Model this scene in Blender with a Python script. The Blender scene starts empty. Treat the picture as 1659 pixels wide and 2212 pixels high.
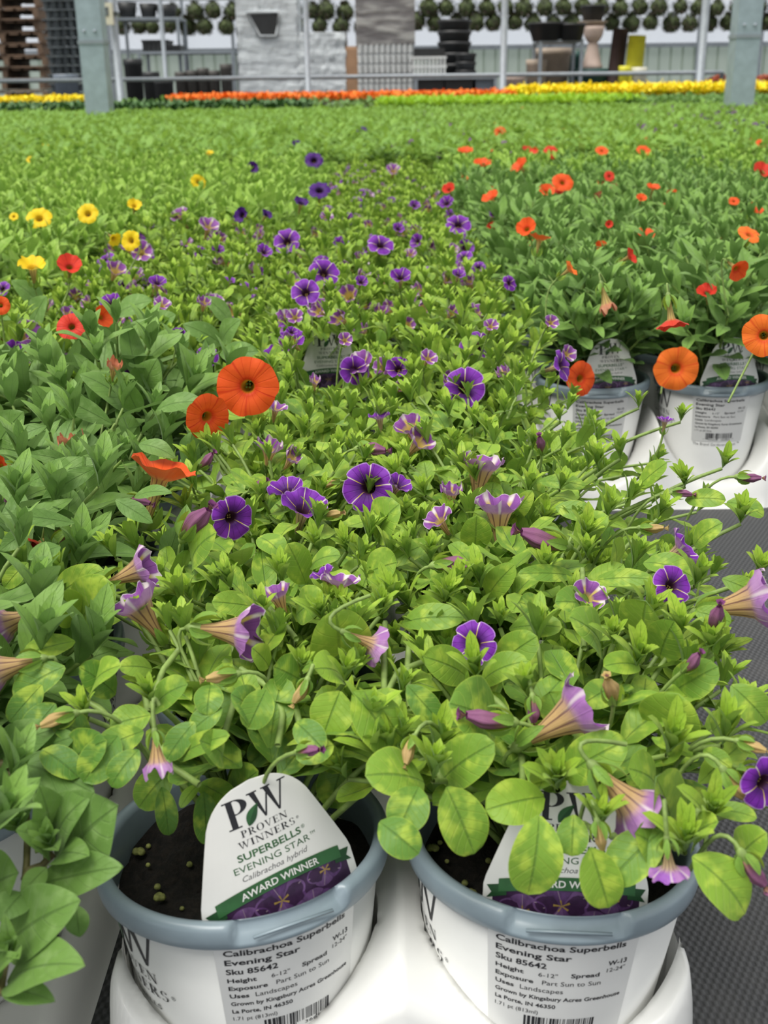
import bpy, math, random
import numpy as np
from mathutils import Matrix, Vector

random.seed(7)
rng = np.random.default_rng(11)
PI = math.pi
SC = bpy.context.scene
COL = SC.collection

# ------------------------------------------------------------------ camera
F = 2400.0
PITCH = math.radians(20.8)
ROLL = math.radians(-0.7)
CAM = np.array([0.0, 0.0, 0.394])
cd = bpy.data.cameras.new('camera')
cam = bpy.data.objects.new('camera', cd)
COL.objects.link(cam)
RM = Matrix.Rotation(PI / 2 - PITCH, 3, 'X') @ Matrix.Rotation(ROLL, 3, 'Z')
cam.matrix_world = Matrix.Translation(Vector(CAM)) @ RM.to_4x4()
cd.sensor_fit = 'VERTICAL'
cd.sensor_height = 36.0
cd.sensor_width = 27.0
cd.lens = 36.0 * F / 2212.0
cd.clip_start = 0.01
cd.clip_end = 300
cd.dof.use_dof = True
cd.dof.focus_distance = 0.56
cd.dof.aperture_fstop = 20.0
SC.camera = cam
RN = np.array(RM)


def ray(px, py):
    d = RN @ np.array([(px - 829.5) / F, -(py - 1106.0) / F, -1.0])
    return d


def at(px, py, Y):
    d = ray(px, py)
    return CAM + d * (Y / d[1])


def atz(px, py, z):
    d = ray(px, py)
    return CAM + d * ((z - CAM[2]) / d[2])


def proj(p):
    c = RN.T @ (np.asarray(p) - CAM)
    return 829.5 + F * c[0] / -c[2], 1106.0 - F * c[1] / -c[2], -c[2]


# ------------------------------------------------------------------ world, sun, exposure
w = bpy.data.worlds.new('overcast_sky')
SC.world = w
w.use_nodes = True
nt = w.node_tree
bg = nt.nodes['Background']
tc = nt.nodes.new('ShaderNodeTexCoord')
sx = nt.nodes.new('ShaderNodeSeparateXYZ')
cr = nt.nodes.new('ShaderNodeValToRGB')
nt.links.new(tc.outputs['Generated'], sx.inputs[0])
nt.links.new(sx.outputs['Z'], cr.inputs[0])
cr.color_ramp.elements[0].position = 0.0
cr.color_ramp.elements[0].color = (0.80, 0.86, 0.95, 1)
cr.color_ramp.elements[1].position = 0.6
cr.color_ramp.elements[1].color = (1.0, 1.0, 0.98, 1)
nt.links.new(cr.outputs[0], bg.inputs['Color'])
bg.inputs['Strength'].default_value = 0.80
sd = bpy.data.lights.new('soft_sun', 'SUN')
sd.energy = 3.3
sd.angle = math.radians(38)
sd.color = (1.0, 0.98, 0.93)
so = bpy.data.objects.new('soft_sun', sd)
COL.objects.link(so)
so.rotation_euler = (math.radians(14), math.radians(-20), 0)
SC.view_settings.view_transform = 'Standard'
SC.view_settings.look = 'None'
SC.view_settings.gamma = 1.0
SC.view_settings.use_curve_mapping = False
SC.view_settings.exposure = 0.14


# ------------------------------------------------------------------ materials
def lin(r, g, b):
    f = lambda c: ((c / 255.0) / 12.92 if c / 255.0 <= 0.04045 else (((c / 255.0) + 0.055) / 1.055) ** 2.4)
    return (f(r), f(g), f(b), 1.0)


class NT:
    def __init__(s, name):
        s.m = bpy.data.materials.new(name)
        s.m.use_nodes = True
        s.t = s.m.node_tree
        s.p = s.t.nodes['Principled BSDF']
        s.out = s.t.nodes['Material Output']

    def n(s, typ, **kw):
        nd = s.t.nodes.new(typ)
        for k, v in kw.items():
            setattr(nd, k, v)
        return nd

    def l(s, a, b):
        s.t.links.new(a, b)

    def val(s, sock, v):
        if hasattr(v, 'is_output') or isinstance(v, bpy.types.NodeSocket):
            s.l(v, sock)
        else:
            sock.default_value = v

    def math(s, op, a, b=0.0, c=0.0, clamp=False):
        nd = s.n('ShaderNodeMath', operation=op)
        nd.use_clamp = clamp
        s.val(nd.inputs[0], a); s.val(nd.inputs[1], b); s.val(nd.inputs[2], c)
        return nd.outputs[0]

    def mix(s, f, a, b):
        nd = s.n('ShaderNodeMix', data_type='RGBA')
        s.val(nd.inputs[0], f); s.val(nd.inputs[6], a); s.val(nd.inputs[7], b)
        return nd.outputs[2]

    def noise(s, scale, detail=2.0, rough=0.5, vec=None):
        nd = s.n('ShaderNodeTexNoise')
        nd.inputs['Scale'].default_value = scale
        nd.inputs['Detail'].default_value = detail
        nd.inputs['Roughness'].default_value = rough
        if vec is None:
            vec = s.n('ShaderNodeTexCoord').outputs['Object']
        s.l(vec, nd.inputs['Vector'])
        return nd.outputs['Fac']

    def sstep(s, x, lo, hi):
        nd = s.n('ShaderNodeMapRange', interpolation_type='SMOOTHSTEP')
        s.val(nd.inputs[0], x)
        nd.inputs[1].default_value = lo; nd.inputs[2].default_value = hi
        nd.inputs[3].default_value = 0; nd.inputs[4].default_value = 1
        return nd.outputs[0]

    def bump(s, h, st=0.3, dist=0.001):
        nd = s.n('ShaderNodeBump')
        nd.inputs['Strength'].default_value = st
        nd.inputs['Distance'].default_value = dist
        s.l(h, nd.inputs['Height'])
        s.l(nd.outputs[0], s.p.inputs['Normal'])
        return nd.outputs[0]


def plain(name, col, rough=0.5, metal=0.0, var=0.08, scale=40.0, spec=0.5, bump=0.0):
    m = NT(name)
    nz = m.noise(scale, 4.0, 0.6)
    c0 = tuple(max(0, c * (1 - var)) for c in col[:3]) + (1,)
    c1 = tuple(min(1, c * (1 + var)) for c in col[:3]) + (1,)
    m.l(m.mix(m.sstep(nz, 0.3, 0.7), c0, c1), m.p.inputs['Base Color'])
    m.p.inputs['Roughness'].default_value = rough
    m.p.inputs['Metallic'].default_value = metal
    m.p.inputs['Specular IOR Level'].default_value = spec
    if bump:
        m.bump(nz, bump, 0.001)
    return m.m


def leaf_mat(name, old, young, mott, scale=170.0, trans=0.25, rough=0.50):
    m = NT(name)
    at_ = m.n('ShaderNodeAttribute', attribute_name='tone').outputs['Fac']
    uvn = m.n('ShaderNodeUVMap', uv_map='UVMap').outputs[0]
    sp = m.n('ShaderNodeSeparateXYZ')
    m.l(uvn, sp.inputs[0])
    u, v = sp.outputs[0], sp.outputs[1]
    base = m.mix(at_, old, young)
    nz = m.noise(scale, 2.0, 0.5)
    base = m.mix(m.math('MULTIPLY', m.sstep(nz, 0.48, 0.72), 0.75), base, mott)
    n2 = m.noise(60.0, 2.0, 0.5)
    dk = tuple(c * 0.75 for c in old[:3]) + (1,)
    base = m.mix(m.math('MULTIPLY', m.sstep(n2, 0.5, 0.8), 0.5), base, dk)
    au = m.math('ABSOLUTE', m.math('SUBTRACT', u, 0.5))
    rib = m.math('SUBTRACT', 1.0, m.sstep(au, 0.010, 0.035))
    ribc = tuple(c * 0.62 for c in old[:3]) + (1,)
    base = m.mix(m.math('MULTIPLY', rib, 0.55), base, ribc)
    sv = m.math('SINE', m.math('MULTIPLY', m.math('SUBTRACT', v, m.math('MULTIPLY', au, 0.5)), 44.0))
    svm = m.math('MULTIPLY', m.sstep(sv, 0.90, 1.0), 0.18)
    base = m.mix(svm, base, mott)
    edge = m.sstep(au, 0.465, 0.5)
    base = m.mix(m.math('MULTIPLY', edge, 0.45), base, mott)
    # paler matt underside of the leaf
    geo = m.n('ShaderNodeNewGeometry')
    under = tuple(min(1, c * 1.15 + 0.02) for c in old[:3]) + (1,)
    base = m.mix(m.math('MULTIPLY', geo.outputs['Backfacing'], 0.6), base, under)
    m.l(base, m.p.inputs['Base Color'])
    m.p.inputs['Roughness'].default_value = rough
    m.p.inputs['Specular IOR Level'].default_value = 0.35
    m.p.inputs['Sheen Weight'].default_value = 0.12
    m.p.inputs['Sheen Roughness'].default_value = 0.4
    fine = m.noise(900.0, 2.0, 0.5)
    h = m.math('ADD', m.math('MULTIPLY', rib, -1.0), m.math('MULTIPLY', svm, -3.0))
    h = m.math('ADD', h, m.math('MULTIPLY', nz, 0.8))
    h = m.math('ADD', h, m.math('MULTIPLY', fine, 0.35))
    nb = m.bump(h, 0.55, 0.0006)
    tr = m.n('ShaderNodeBsdfTranslucent')
    tcol = m.mix(0.45, base, mott)
    m.l(tcol, tr.inputs[0])
    mx = m.n('ShaderNodeMixShader')
    mx.inputs[0].default_value = trans
    m.l(m.p.outputs[0], mx.inputs[1]); m.l(tr.outputs[0], mx.inputs[2])
    m.l(mx.outputs[0], m.out.inputs[0])
    return m.m


def petal_mat(name, main, deep, stripe=None, eye=None, back=None, tube=(0.45, 0.35, 0.10, 1), smask=0.10, edgec=None, trans=0.25, throat=None):
    m = NT(name)
    sp = m.n('ShaderNodeSeparateXYZ')
    m.l(m.n('ShaderNodeUVMap', uv_map='UVMap').outputs[0], sp.inputs[0])
    u, v = sp.outputs[0], sp.outputs[1]          # u: around, v: 0 tube base .. 0.5 mouth .. 1 rim
    uo = m.math('ADD', m.math('MULTIPLY', m.noise(120.0), 0.02), u)
    ph = m.math('MULTIPLY', uo, 5.0 * PI)
    sn = m.math('ABSOLUTE', m.math('SINE', ph))   # 0 at 5 mid-ribs
    vein = m.math('ABSOLUTE', m.math('SINE', m.math('MULTIPLY', uo, 55.0)))
    veinm = m.math('MULTIPLY', m.math('SUBTRACT', 1.0, m.sstep(vein, 0.0, 0.35)), 0.35)
    base = m.mix(m.math('MULTIPLY', m.noise(220.0, 3.0), 0.22), main, deep)
    base = m.mix(veinm, base, deep)
    inner = m.math('SUBTRACT', 1.0, m.sstep(v, 0.50, 0.88 if stripe else 0.66))
    base = m.mix(m.math('MULTIPLY', inner, 0.85), base, deep)
    if stripe:
        sm = m.math('SUBTRACT', 1.0, m.sstep(sn, smask * 0.4, smask * 1.6))
        scol = m.mix(m.sstep(v, 0.62, 0.80), eye or stripe, stripe)
        base = m.mix(sm, base, scol)
    else:
        sm = m.math('SUBTRACT', 1.0, m.sstep(sn, 0.0, 0.22))
        base = m.mix(m.math('MULTIPLY', sm, 0.7), base, deep)
    if edgec:
        base = m.mix(m.math('MULTIPLY', m.sstep(v, 0.955, 0.99), 0.8), base, edgec)
    if eye:
        base = m.mix(m.math('SUBTRACT', 1.0, m.sstep(v, 0.42, 0.54)), base, throat or eye)
    back = back or tuple(c * 0.8 for c in main[:3]) + (1,)
    bcol = m.mix(m.math('MULTIPLY', m.sstep(m.noise(130.0, 3.0), 0.4, 0.65), 0.6), back, main)
    bm = m.math('SUBTRACT', 1.0, m.sstep(sn, 0.05, 0.30))
    bcol = m.mix(m.math('MULTIPLY', bm, 0.7 if stripe else 0.2), bcol, stripe or deep)
    lines = m.math('ABSOLUTE', m.math('SINE', m.math('MULTIPLY', u, 31.4)))
    tcol = m.mix(m.math('MULTIPLY', m.math('SUBTRACT', 1.0, m.sstep(lines, 0.1, 0.6)), 0.8), tube, (0.10, 0.03, 0.04, 1))
    bcol = m.mix(m.math('SUBTRACT', 1.0, m.sstep(v, 0.42, 0.70)), bcol, tcol)
    geo = m.n('ShaderNodeNewGeometry')
    col = m.mix(geo.outputs['Backfacing'], base, bcol)
    m.l(col, m.p.inputs['Base Color'])
    m.p.inputs['Roughness'].default_value = 0.55
    m.p.inputs['Specular IOR Level'].default_value = 0.25
    m.p.inputs['Sheen Weight'].default_value = 0.03
    h = m.math('ADD', m.math('MULTIPLY', veinm, -1.5), m.noise(400.0, 3.0))
    m.bump(h, 0.4, 0.0005)
    tr = m.n('ShaderNodeBsdfTranslucent')
    m.l(col, tr.inputs[0])
    mx = m.n('ShaderNodeMixShader')
    mx.inputs[0].default_value = trans
    m.l(m.p.outputs[0], mx.inputs[1]); m.l(tr.outputs[0], mx.inputs[2])
    m.l(mx.outputs[0], m.out.inputs[0])
    return m.m


M = {}
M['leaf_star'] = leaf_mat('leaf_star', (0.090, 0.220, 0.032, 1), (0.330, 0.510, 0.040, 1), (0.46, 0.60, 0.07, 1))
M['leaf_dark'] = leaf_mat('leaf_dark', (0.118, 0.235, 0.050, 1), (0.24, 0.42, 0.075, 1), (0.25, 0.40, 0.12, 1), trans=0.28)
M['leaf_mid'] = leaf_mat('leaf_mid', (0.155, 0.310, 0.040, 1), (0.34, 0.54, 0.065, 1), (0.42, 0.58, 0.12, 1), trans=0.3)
M['leaf_lime'] = leaf_mat('leaf_lime', (0.25, 0.46, 0.02, 1), (0.42, 0.66, 0.03, 1), (0.5, 0.7, 0.05, 1), trans=0.3)
M['stem'] = plain('stem', (0.20, 0.29, 0.07), 0.6, 0, 0.25, 120)
M['stem_brown'] = plain('stem_brown', (0.15, 0.13, 0.05), 0.6, 0, 0.3, 120)
M['petal_star'] = petal_mat('petal_star', (0.225, 0.030, 0.44, 1), (0.040, 0.004, 0.09, 1), (0.74, 0.64, 0.62, 1),
                            (0.75, 0.55, 0.03, 1), (0.42, 0.20, 0.46, 1), (0.48, 0.36, 0.18, 1), edgec=(0.50, 0.30, 0.66, 1), smask=0.075, throat=(0.05, 0.015, 0.03, 1))
M['petal_faded'] = petal_mat('petal_faded', (0.30, 0.09, 0.39, 1), (0.15, 0.04, 0.20, 1), (0.80, 0.70, 0.72, 1),
                             (0.60, 0.45, 0.12, 1), (0.50, 0.27, 0.52, 1), (0.55, 0.36, 0.16, 1), smask=0.33, edgec=(0.8, 0.7, 0.8, 1))
M['petal_orange'] = petal_mat('petal_orange', (0.85, 0.11, 0.015, 1), (0.60, 0.03, 0.005, 1), None,
                              (0.42, 0.20, 0.01, 1), (0.66, 0.14, 0.04, 1))
M['petal_tangerine'] = petal_mat('petal_tangerine', (0.88, 0.19, 0.020, 1), (0.70, 0.06, 0.01, 1), None,
                                 (0.45, 0.20, 0.01, 1), (0.70, 0.20, 0.05, 1))
M['petal_red'] = petal_mat('petal_red', (0.72, 0.045, 0.02, 1), (0.42, 0.012, 0.008, 1), None, (0.25, 0.10, 0.01, 1), (0.55, 0.06, 0.03, 1))
M['petal_yellow'] = petal_mat('petal_yellow', (0.90, 0.64, 0.015, 1), (0.80, 0.48, 0.01, 1), None, (0.60, 0.38, 0.02, 1), (0.85, 0.68, 0.12, 1))
M['petal_plum'] = petal_mat('petal_plum', (0.075, 0.012, 0.20, 1), (0.012, 0.002, 0.03, 1), None, (0.02, 0.005, 0.02, 1), (0.06, 0.02, 0.12, 1))
M['petal_pink'] = petal_mat('petal_pink', (0.78, 0.12, 0.33, 1), (0.5, 0.04, 0.2, 1), None, (0.4, 0.1, 0.1, 1))
M['petal_dry'] = petal_mat('petal_dry', (0.52, 0.17, 0.08, 1), (0.30, 0.08, 0.04, 1), None, (0.35, 0.2, 0.05, 1), (0.55, 0.25, 0.14, 1))
M['bud_tan'] = petal_mat('bud_tan', (0.62, 0.48, 0.16, 1), (0.22, 0.07, 0.10, 1), None, None, (0.55, 0.38, 0.16, 1), (0.60, 0.45, 0.16, 1))
M['bud_purple'] = petal_mat('bud_purple', (0.24, 0.06, 0.20, 1), (0.09, 0.02, 0.08, 1), None, None, (0.30, 0.12, 0.22, 1), (0.45, 0.25, 0.16, 1))
M['pot_white'] = plain('pot_white', (0.80, 0.80, 0.775), 0.38, 0, 0.02, 30)
M['tray_white'] = plain('tray_white', (0.86, 0.855, 0.83), 0.30, 0, 0.015, 25)
M['rim_grey'] = plain('rim_grey', (0.235, 0.295, 0.335), 0.33, 0, 0.06, 60, 0.6)
M['sticker'] = plain('sticker', (0.765, 0.765, 0.745), 0.45, 0, 0.02, 50)
M['ink'] = plain('ink', (0.018, 0.018, 0.022), 0.5, 0, 0.1, 100)
M['ink_grey'] = plain('ink_grey', (0.13, 0.13, 0.13), 0.5, 0, 0.1, 100)
M['tag_white'] = plain('tag_white', (0.80, 0.79, 0.755), 0.35, 0, 0.015, 50)
M['ink_green'] = plain('ink_green', (0.030, 0.115, 0.035), 0.45, 0, 0.15, 100)
M['ink_green_dark'] = plain('ink_green_dark', (0.015, 0.065, 0.02), 0.45, 0, 0.15, 100)
M['ink_purple'] = plain('ink_purple', (0.080, 0.032, 0.115), 0.4, 0, 0.45, 220)
M['ink_violet_dark'] = plain('ink_violet_dark', (0.035, 0.012, 0.045), 0.4, 0, 0.3, 200)
M['ink_lilac'] = plain('ink_lilac', (0.27, 0.20, 0.25), 0.4, 0, 0.2, 200)
M['ink_yellow'] = plain('ink_yellow', (0.30, 0.20, 0.05), 0.4, 0, 0.2, 200)
M['perlite'] = plain('perlite', (0.32, 0.34, 0.10), 0.8, 0, 0.5, 300)
M['galv'] = plain('galvanised_steel', (0.34, 0.41, 0.44), 0.45, 0.35, 0.12, 12)
M['galv_light'] = plain('galvanised_tube', (0.27, 0.30, 0.33), 0.5, 0.2, 0.1, 12)
M['wood'] = plain('weathered_wood', (0.15, 0.095, 0.06), 0.8, 0, 0.4, 5)
M['black_plastic'] = plain('black_plastic', (0.016, 0.017, 0.018), 0.5, 0, 0.2, 8)
M['grey_plastic'] = plain('grey_plastic', (0.085, 0.10, 0.105), 0.5, 0, 0.35, 8)
M['brown_plastic'] = plain('brown_plastic', (0.055, 0.05, 0.045), 0.6, 0, 0.3, 8)
M['dark_red_brown'] = plain('dark_red_brown', (0.045, 0.025, 0.022), 0.55, 0, 0.2, 8)
M['tan_clay'] = plain('tan_clay', (0.40, 0.32, 0.25), 0.7, 0, 0.15, 6)
M['pink_clay'] = plain('pink_clay', (0.52, 0.40, 0.34), 0.7, 0, 0.1, 6)
M['yellow_plastic'] = plain('yellow_plastic', (0.62, 0.58, 0.03), 0.5, 0, 0.15, 6)
M['cardboard'] = plain('cardboard', (0.36, 0.21, 0.12), 0.8, 0, 0.12, 6)
M['cream'] = plain('cream_plastic', (0.62, 0.60, 0.48), 0.5, 0, 0.08, 6)
M['bluegrey'] = plain('blue_grey_plastic', (0.15, 0.18, 0.22), 0.5, 0, 0.1, 6)
M['white_plastic'] = plain('white_plastic', (0.62, 0.63, 0.62), 0.5, 0, 0.08, 6)
M['green_plastic'] = plain('green_plastic', (0.02, 0.07, 0.06), 0.5, 0, 0.1, 6)
M['basket_leaf'] = plain('basket_leaf', (0.07, 0.095, 0.03), 0.7, 0, 0.6, 9)
M['basket_leaf_red'] = plain('basket_leaf_red', (0.09, 0.06, 0.045), 0.7, 0, 0.6, 9)
M['flower_yellow'] = plain('flower_yellow', (0.93, 0.73, 0.008), 0.6, 0, 0.12, 40)
M['flower_orange'] = plain('flower_orange', (0.90, 0.22, 0.012), 0.6, 0, 0.15, 40)
M['rust_flower'] = plain('rust_flower', (0.32, 0.06, 0.02), 0.7, 0, 0.3, 40)
M['far_dark_leaf'] = plain('far_dark_leaf', (0.07, 0.16, 0.04), 0.6, 0, 0.3, 20)


def wrap_mat(name, col, col2):
    m = NT(name)
    nz = m.n('ShaderNodeTexNoise'); nz.inputs['Scale'].default_value = 3.0; nz.inputs['Detail'].default_value = 6
    mp = m.n('ShaderNodeMapping'); mp.inputs['Scale'].default_value = (1, 1, 4)
    m.l(m.n('ShaderNodeTexCoord').outputs['Object'], mp.inputs[0]); m.l(mp.outputs[0], nz.inputs['Vector'])
    m.l(m.mix(m.sstep(nz.outputs['Fac'], 0.35, 0.68), col, col2), m.p.inputs['Base Color'])
    m.p.inputs['Roughness'].default_value = 0.35
    m.bump(nz.outputs['Fac'], 0.5, 0.05)
    return m.m


M['wrap'] = wrap_mat('stretch_wrap', (0.50, 0.53, 0.55, 1), (0.62, 0.655, 0.67, 1))
M['wrap_grey'] = wrap_mat('stretch_wrap_grey', (0.14, 0.13, 0.13, 1), (0.38, 0.37, 0.35, 1))


def soil_mat():
    m = NT('potting_soil')
    nz = m.noise(260.0, 6.0, 0.7)
    m.l(m.mix(m.sstep(nz, 0.35, 0.75), (0.006, 0.005, 0.004, 1), (0.030, 0.022, 0.016, 1)), m.p.inputs['Base Color'])
    m.p.inputs['Roughness'].default_value = 0.95
    m.bump(nz, 1.0, 0.004)
    return m.m


M['soil'] = soil_mat()


def cloth_mat():
    m = NT('woven_ground_cloth')
    tcn = m.n('ShaderNodeTexCoord').outputs['Object']
    sp = m.n('ShaderNodeSeparateXYZ'); m.l(tcn, sp.inputs[0])
    a = m.math('SINE', m.math('MULTIPLY', sp.outputs[0], 1500.0))
    b = m.math('SINE', m.math('MULTIPLY', sp.outputs[1], 900.0))
    ab = m.math('MULTIPLY', a, b)
    big = m.noise(9.0, 4.0, 0.6)
    c = m.mix(m.sstep(ab, -0.4, 0.6), (0.030, 0.031, 0.034, 1), (0.072, 0.073, 0.078, 1))
    c = m.mix(m.math('MULTIPLY', m.sstep(big, 0.45, 0.75), 0.5), c, (0.085, 0.082, 0.08, 1))
    m.l(c, m.p.inputs['Base Color'])
    m.p.inputs['Roughness'].default_value = 0.6
    m.bump(ab, 0.5, 0.0008)
    return m.m


M['cloth'] = cloth_mat()


def film_mat(name, col, tfac, tcol):
    m = NT(name)
    m.t.nodes.remove(m.p)
    d = m.n('ShaderNodeBsdfDiffuse'); t = m.n('ShaderNodeBsdfTranslucent'); tp = m.n('ShaderNodeBsdfTransparent')
    nz = m.noise(2.0, 3.0)
    cc = m.mix(nz, col, tuple(min(1, c * 1.15) for c in col[:3]) + (1,))
    m.l(cc, d.inputs[0]); m.l(cc, t.inputs[0])
    tp.inputs[0].default_value = tcol
    a = m.n('ShaderNodeMixShader'); a.inputs[0].default_value = 0.6
    m.l(d.outputs[0], a.inputs[1]); m.l(t.outputs[0], a.inputs[2])
    b = m.n('ShaderNodeMixShader'); b.inputs[0].default_value = tfac
    m.l(a.outputs[0], b.inputs[1]); m.l(tp.outputs[0], b.inputs[2])
    m.l(b.outputs[0], m.out.inputs[0])
    return m.m


M['film'] = film_mat('clear_film', (0.93, 0.95, 1.0, 1), 0.8, (1, 1, 1, 1))
M['panel'] = film_mat('ribbed_panel', (0.66, 0.71, 0.65, 1), 0.35, (0.8, 0.85, 0.8, 1))
M['grass'] = plain('outside_grass', (0.12, 0.19, 0.07), 0.9, 0, 0.3, 2)


# ------------------------------------------------------------------ mesh builder
def nrm(v):
    v = np.asarray(v, float)
    l = np.linalg.norm(v)
    return v / l if l > 1e-12 else np.array([0, 0, 1.0])


class MB:
    def __init__(s):
        s.v = []; s.uv = []; s.tone = []; s.f = {3: [], 4: []}; s.m = {3: [], 4: []}; s.nv = 0; s.ng = []

    def add(s, v, faces, uv=None, tone=0.5, mat=0):
        v = np.asarray(v, float).reshape(-1, 3)
        k = len(v)
        s.v.append(v)
        s.uv.append(np.zeros((k, 2)) if uv is None else np.asarray(uv, float).reshape(-1, 2))
        t = np.full(k, tone) if np.isscalar(tone) else np.asarray(tone, float)
        s.tone.append(t)
        if isinstance(faces, np.ndarray):
            n = faces.shape[1]
            s.f[n].append(faces + s.nv); s.m[n].append(np.full(len(faces), mat))
        else:
            for n in (3, 4):
                fs = [f for f in faces if len(f) == n]
                if fs:
                    a = np.array(fs, int)
                    s.f[n].append(a + s.nv); s.m[n].append(np.full(len(a), mat))
            for f in faces:
                if len(f) > 4:
                    s.ng.append(([i + s.nv for i in f], mat))
        s.nv += k

    def grid(s, P, uv=None, tone=0.5, mat=0, flip=False, wrap=False):
        P = np.asarray(P, float)
        a, b = P.shape[:2]
        idx = np.arange(a * b).reshape(a, b)
        if wrap:
            idx = np.concatenate([idx, idx[:, :1]], 1)
        q = np.stack([idx[:-1, :-1], idx[:-1, 1:], idx[1:, 1:], idx[1:, :-1]], -1).reshape(-1, 4)
        if flip:
            q = q[:, ::-1]
        s.add(P.reshape(-1, 3), q, uv, tone, mat)

    def box(s, c, d, mat=0, R=None, tone=0.5):
        c = np.asarray(c, float); d = np.asarray(d, float) / 2
        v = np.array([[x, y, z] for x in (-1, 1) for y in (-1, 1) for z in (-1, 1)], float) * d
        if R is not None:
            v = v @ np.asarray(R).T
        f = np.array([[0, 1, 3, 2], [4, 6, 7, 5], [0, 4, 5, 1], [2, 3, 7, 6], [0, 2, 6, 4], [1, 5, 7, 3]])
        s.add(v + c, f, None, tone, mat)

    def tube(s, pts, r, n=6, mat=0, tone=0.5, cap=True):
        pts = np.asarray(pts, float)
        k = len(pts)
        r = np.full(k, r) if np.isscalar(r) else np.asarray(r, float)
        T = np.gradient(pts, axis=0)
        T /= np.maximum(np.linalg.norm(T, axis=1, keepdims=True), 1e-12)
        up = np.array([0.0, 0, 1]) if abs(T[0][2]) < 0.9 else np.array([1.0, 0, 0])
        rings = []
        for i in range(k):
            a = nrm(np.cross(T[i], up)); b = np.cross(T[i], a)
            up = -b if np.dot(-b, up) > 0 else b
            an = np.arange(n) * 2 * PI / n
            rings.append(pts[i] + r[i] * (np.cos(an)[:, None] * a + np.sin(an)[:, None] * b))
        P = np.array(rings)
        uv = np.stack(np.meshgrid(np.linspace(0, 1, k), np.linspace(0, 1, n), indexing='ij')[::-1], -1)
        base = s.nv
        s.grid(P, uv, tone, mat, wrap=True)
        if cap:
            s.ng.append((list(range(base, base + n)), mat)); s.ng.append((list(range(base + (k - 1) * n, base + k * n))[::-1], mat))

    def lathe(s, prof, n=32, c=(0, 0, 0), mat=0, tone=0.5, sc=(1, 1)):
        prof = np.asarray(prof, float)
        an = np.arange(n) * 2 * PI / n
        P = np.zeros((len(prof), n, 3))
        P[:, :, 0] = prof[:, 0:1] * np.cos(an) * sc[0] + c[0]
        P[:, :, 1] = prof[:, 0:1] * np.sin(an) * sc[1] + c[1]
        P[:, :, 2] = prof[:, 1:2] + c[2]
        s.grid(P, None, tone, mat, wrap=True)

    def mesh(s, name, mats, smooth=True):
        me = bpy.data.meshes.new(name)
        V = np.concatenate(s.v); UV = np.concatenate(s.uv); T = np.concatenate(s.tone)
        loops = []; starts = []; tot = []; mi = []
        pos = 0
        for n in (3, 4):
            if s.f[n]:
                A = np.concatenate(s.f[n]); loops.append(A.reshape(-1))
                starts.append(pos + np.arange(len(A)) * n); pos += A.size
                mi.append(np.concatenate(s.m[n]))
        for f, m_ in s.ng:
            loops.append(np.array(f)); starts.append(np.array([pos])); pos += len(f); mi.append(np.array([m_]))
        L = np.concatenate(loops).astype(np.int32); S = np.concatenate(starts).astype(np.int32); MI = np.concatenate(mi).astype(np.int32)
        me.vertices.add(len(V)); me.vertices.foreach_set('co', V.astype(np.float32).ravel())
        me.loops.add(len(L)); me.loops.foreach_set('vertex_index', L)
        me.polygons.add(len(S)); me.polygons.foreach_set('loop_start', S)
        me.polygons.foreach_set('material_index', MI)
        me.update(calc_edges=True)
        me.validate()
        uvl = me.uv_layers.new(name='UVMap')
        L2 = np.zeros(len(me.loops), np.int32); me.loops.foreach_get('vertex_index', L2)
        uvl.data.foreach_set('uv', UV[L2].astype(np.float32).ravel())
        a = me.attributes.new('tone', 'FLOAT', 'POINT')
        a.data.foreach_set('value', T.astype(np.float32))
        for m_ in (mats if isinstance(mats, (list, tuple)) else [mats]):
            me.materials.append(M[m_] if isinstance(m_, str) else m_)
        me.polygons.foreach_set('use_smooth', np.full(len(me.polygons), smooth))
        return me

    def obj(s, name, mats, parent=None, smooth=True, loc=None, rotz=0.0):
        return link(name, s.mesh(name, mats, smooth), parent, loc, rotz)


def link(name, me, parent=None, loc=None, rotz=0.0):
    o = bpy.data.objects.new(name, me)
    COL.objects.link(o)
    if parent is not None:
        o.parent = parent
    if loc is not None:
        o.location = [float(c) for c in loc]
    o.rotation_euler[2] = rotz
    return o


def tag(o, label=None, cat=None, group=None, kind=None):
    if label: o['label'] = label
    if cat: o['category'] = cat
    if group: o['group'] = group
    if kind: o['kind'] = kind
    return o


def thing(name, label, cat, loc=(0, 0, 0), rotz=0.0, group=None):
    return tag(link(name, None, None, loc, rotz), label, cat, group)


def struct(name, mb, mats, smooth=False, loc=None):
    return tag(mb.obj(name, mats, None, smooth, loc), kind='structure')


def copy_tree(o, parent=None):
    c = o.copy(); COL.objects.link(c)
    if parent is not None:
        c.parent = parent
    for ch in list(o.children):
        copy_tree(ch, c)
    return c


# ------------------------------------------------------------------ setting
b = MB(); b.box((0, 14, -0.01), (44, 30, 0.02)); struct('floor', b, 'cloth')
b = MB(); b.box((0, 60, -0.03), (160, 76, 0.02)); struct('ground_outside', b, 'grass')

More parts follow.
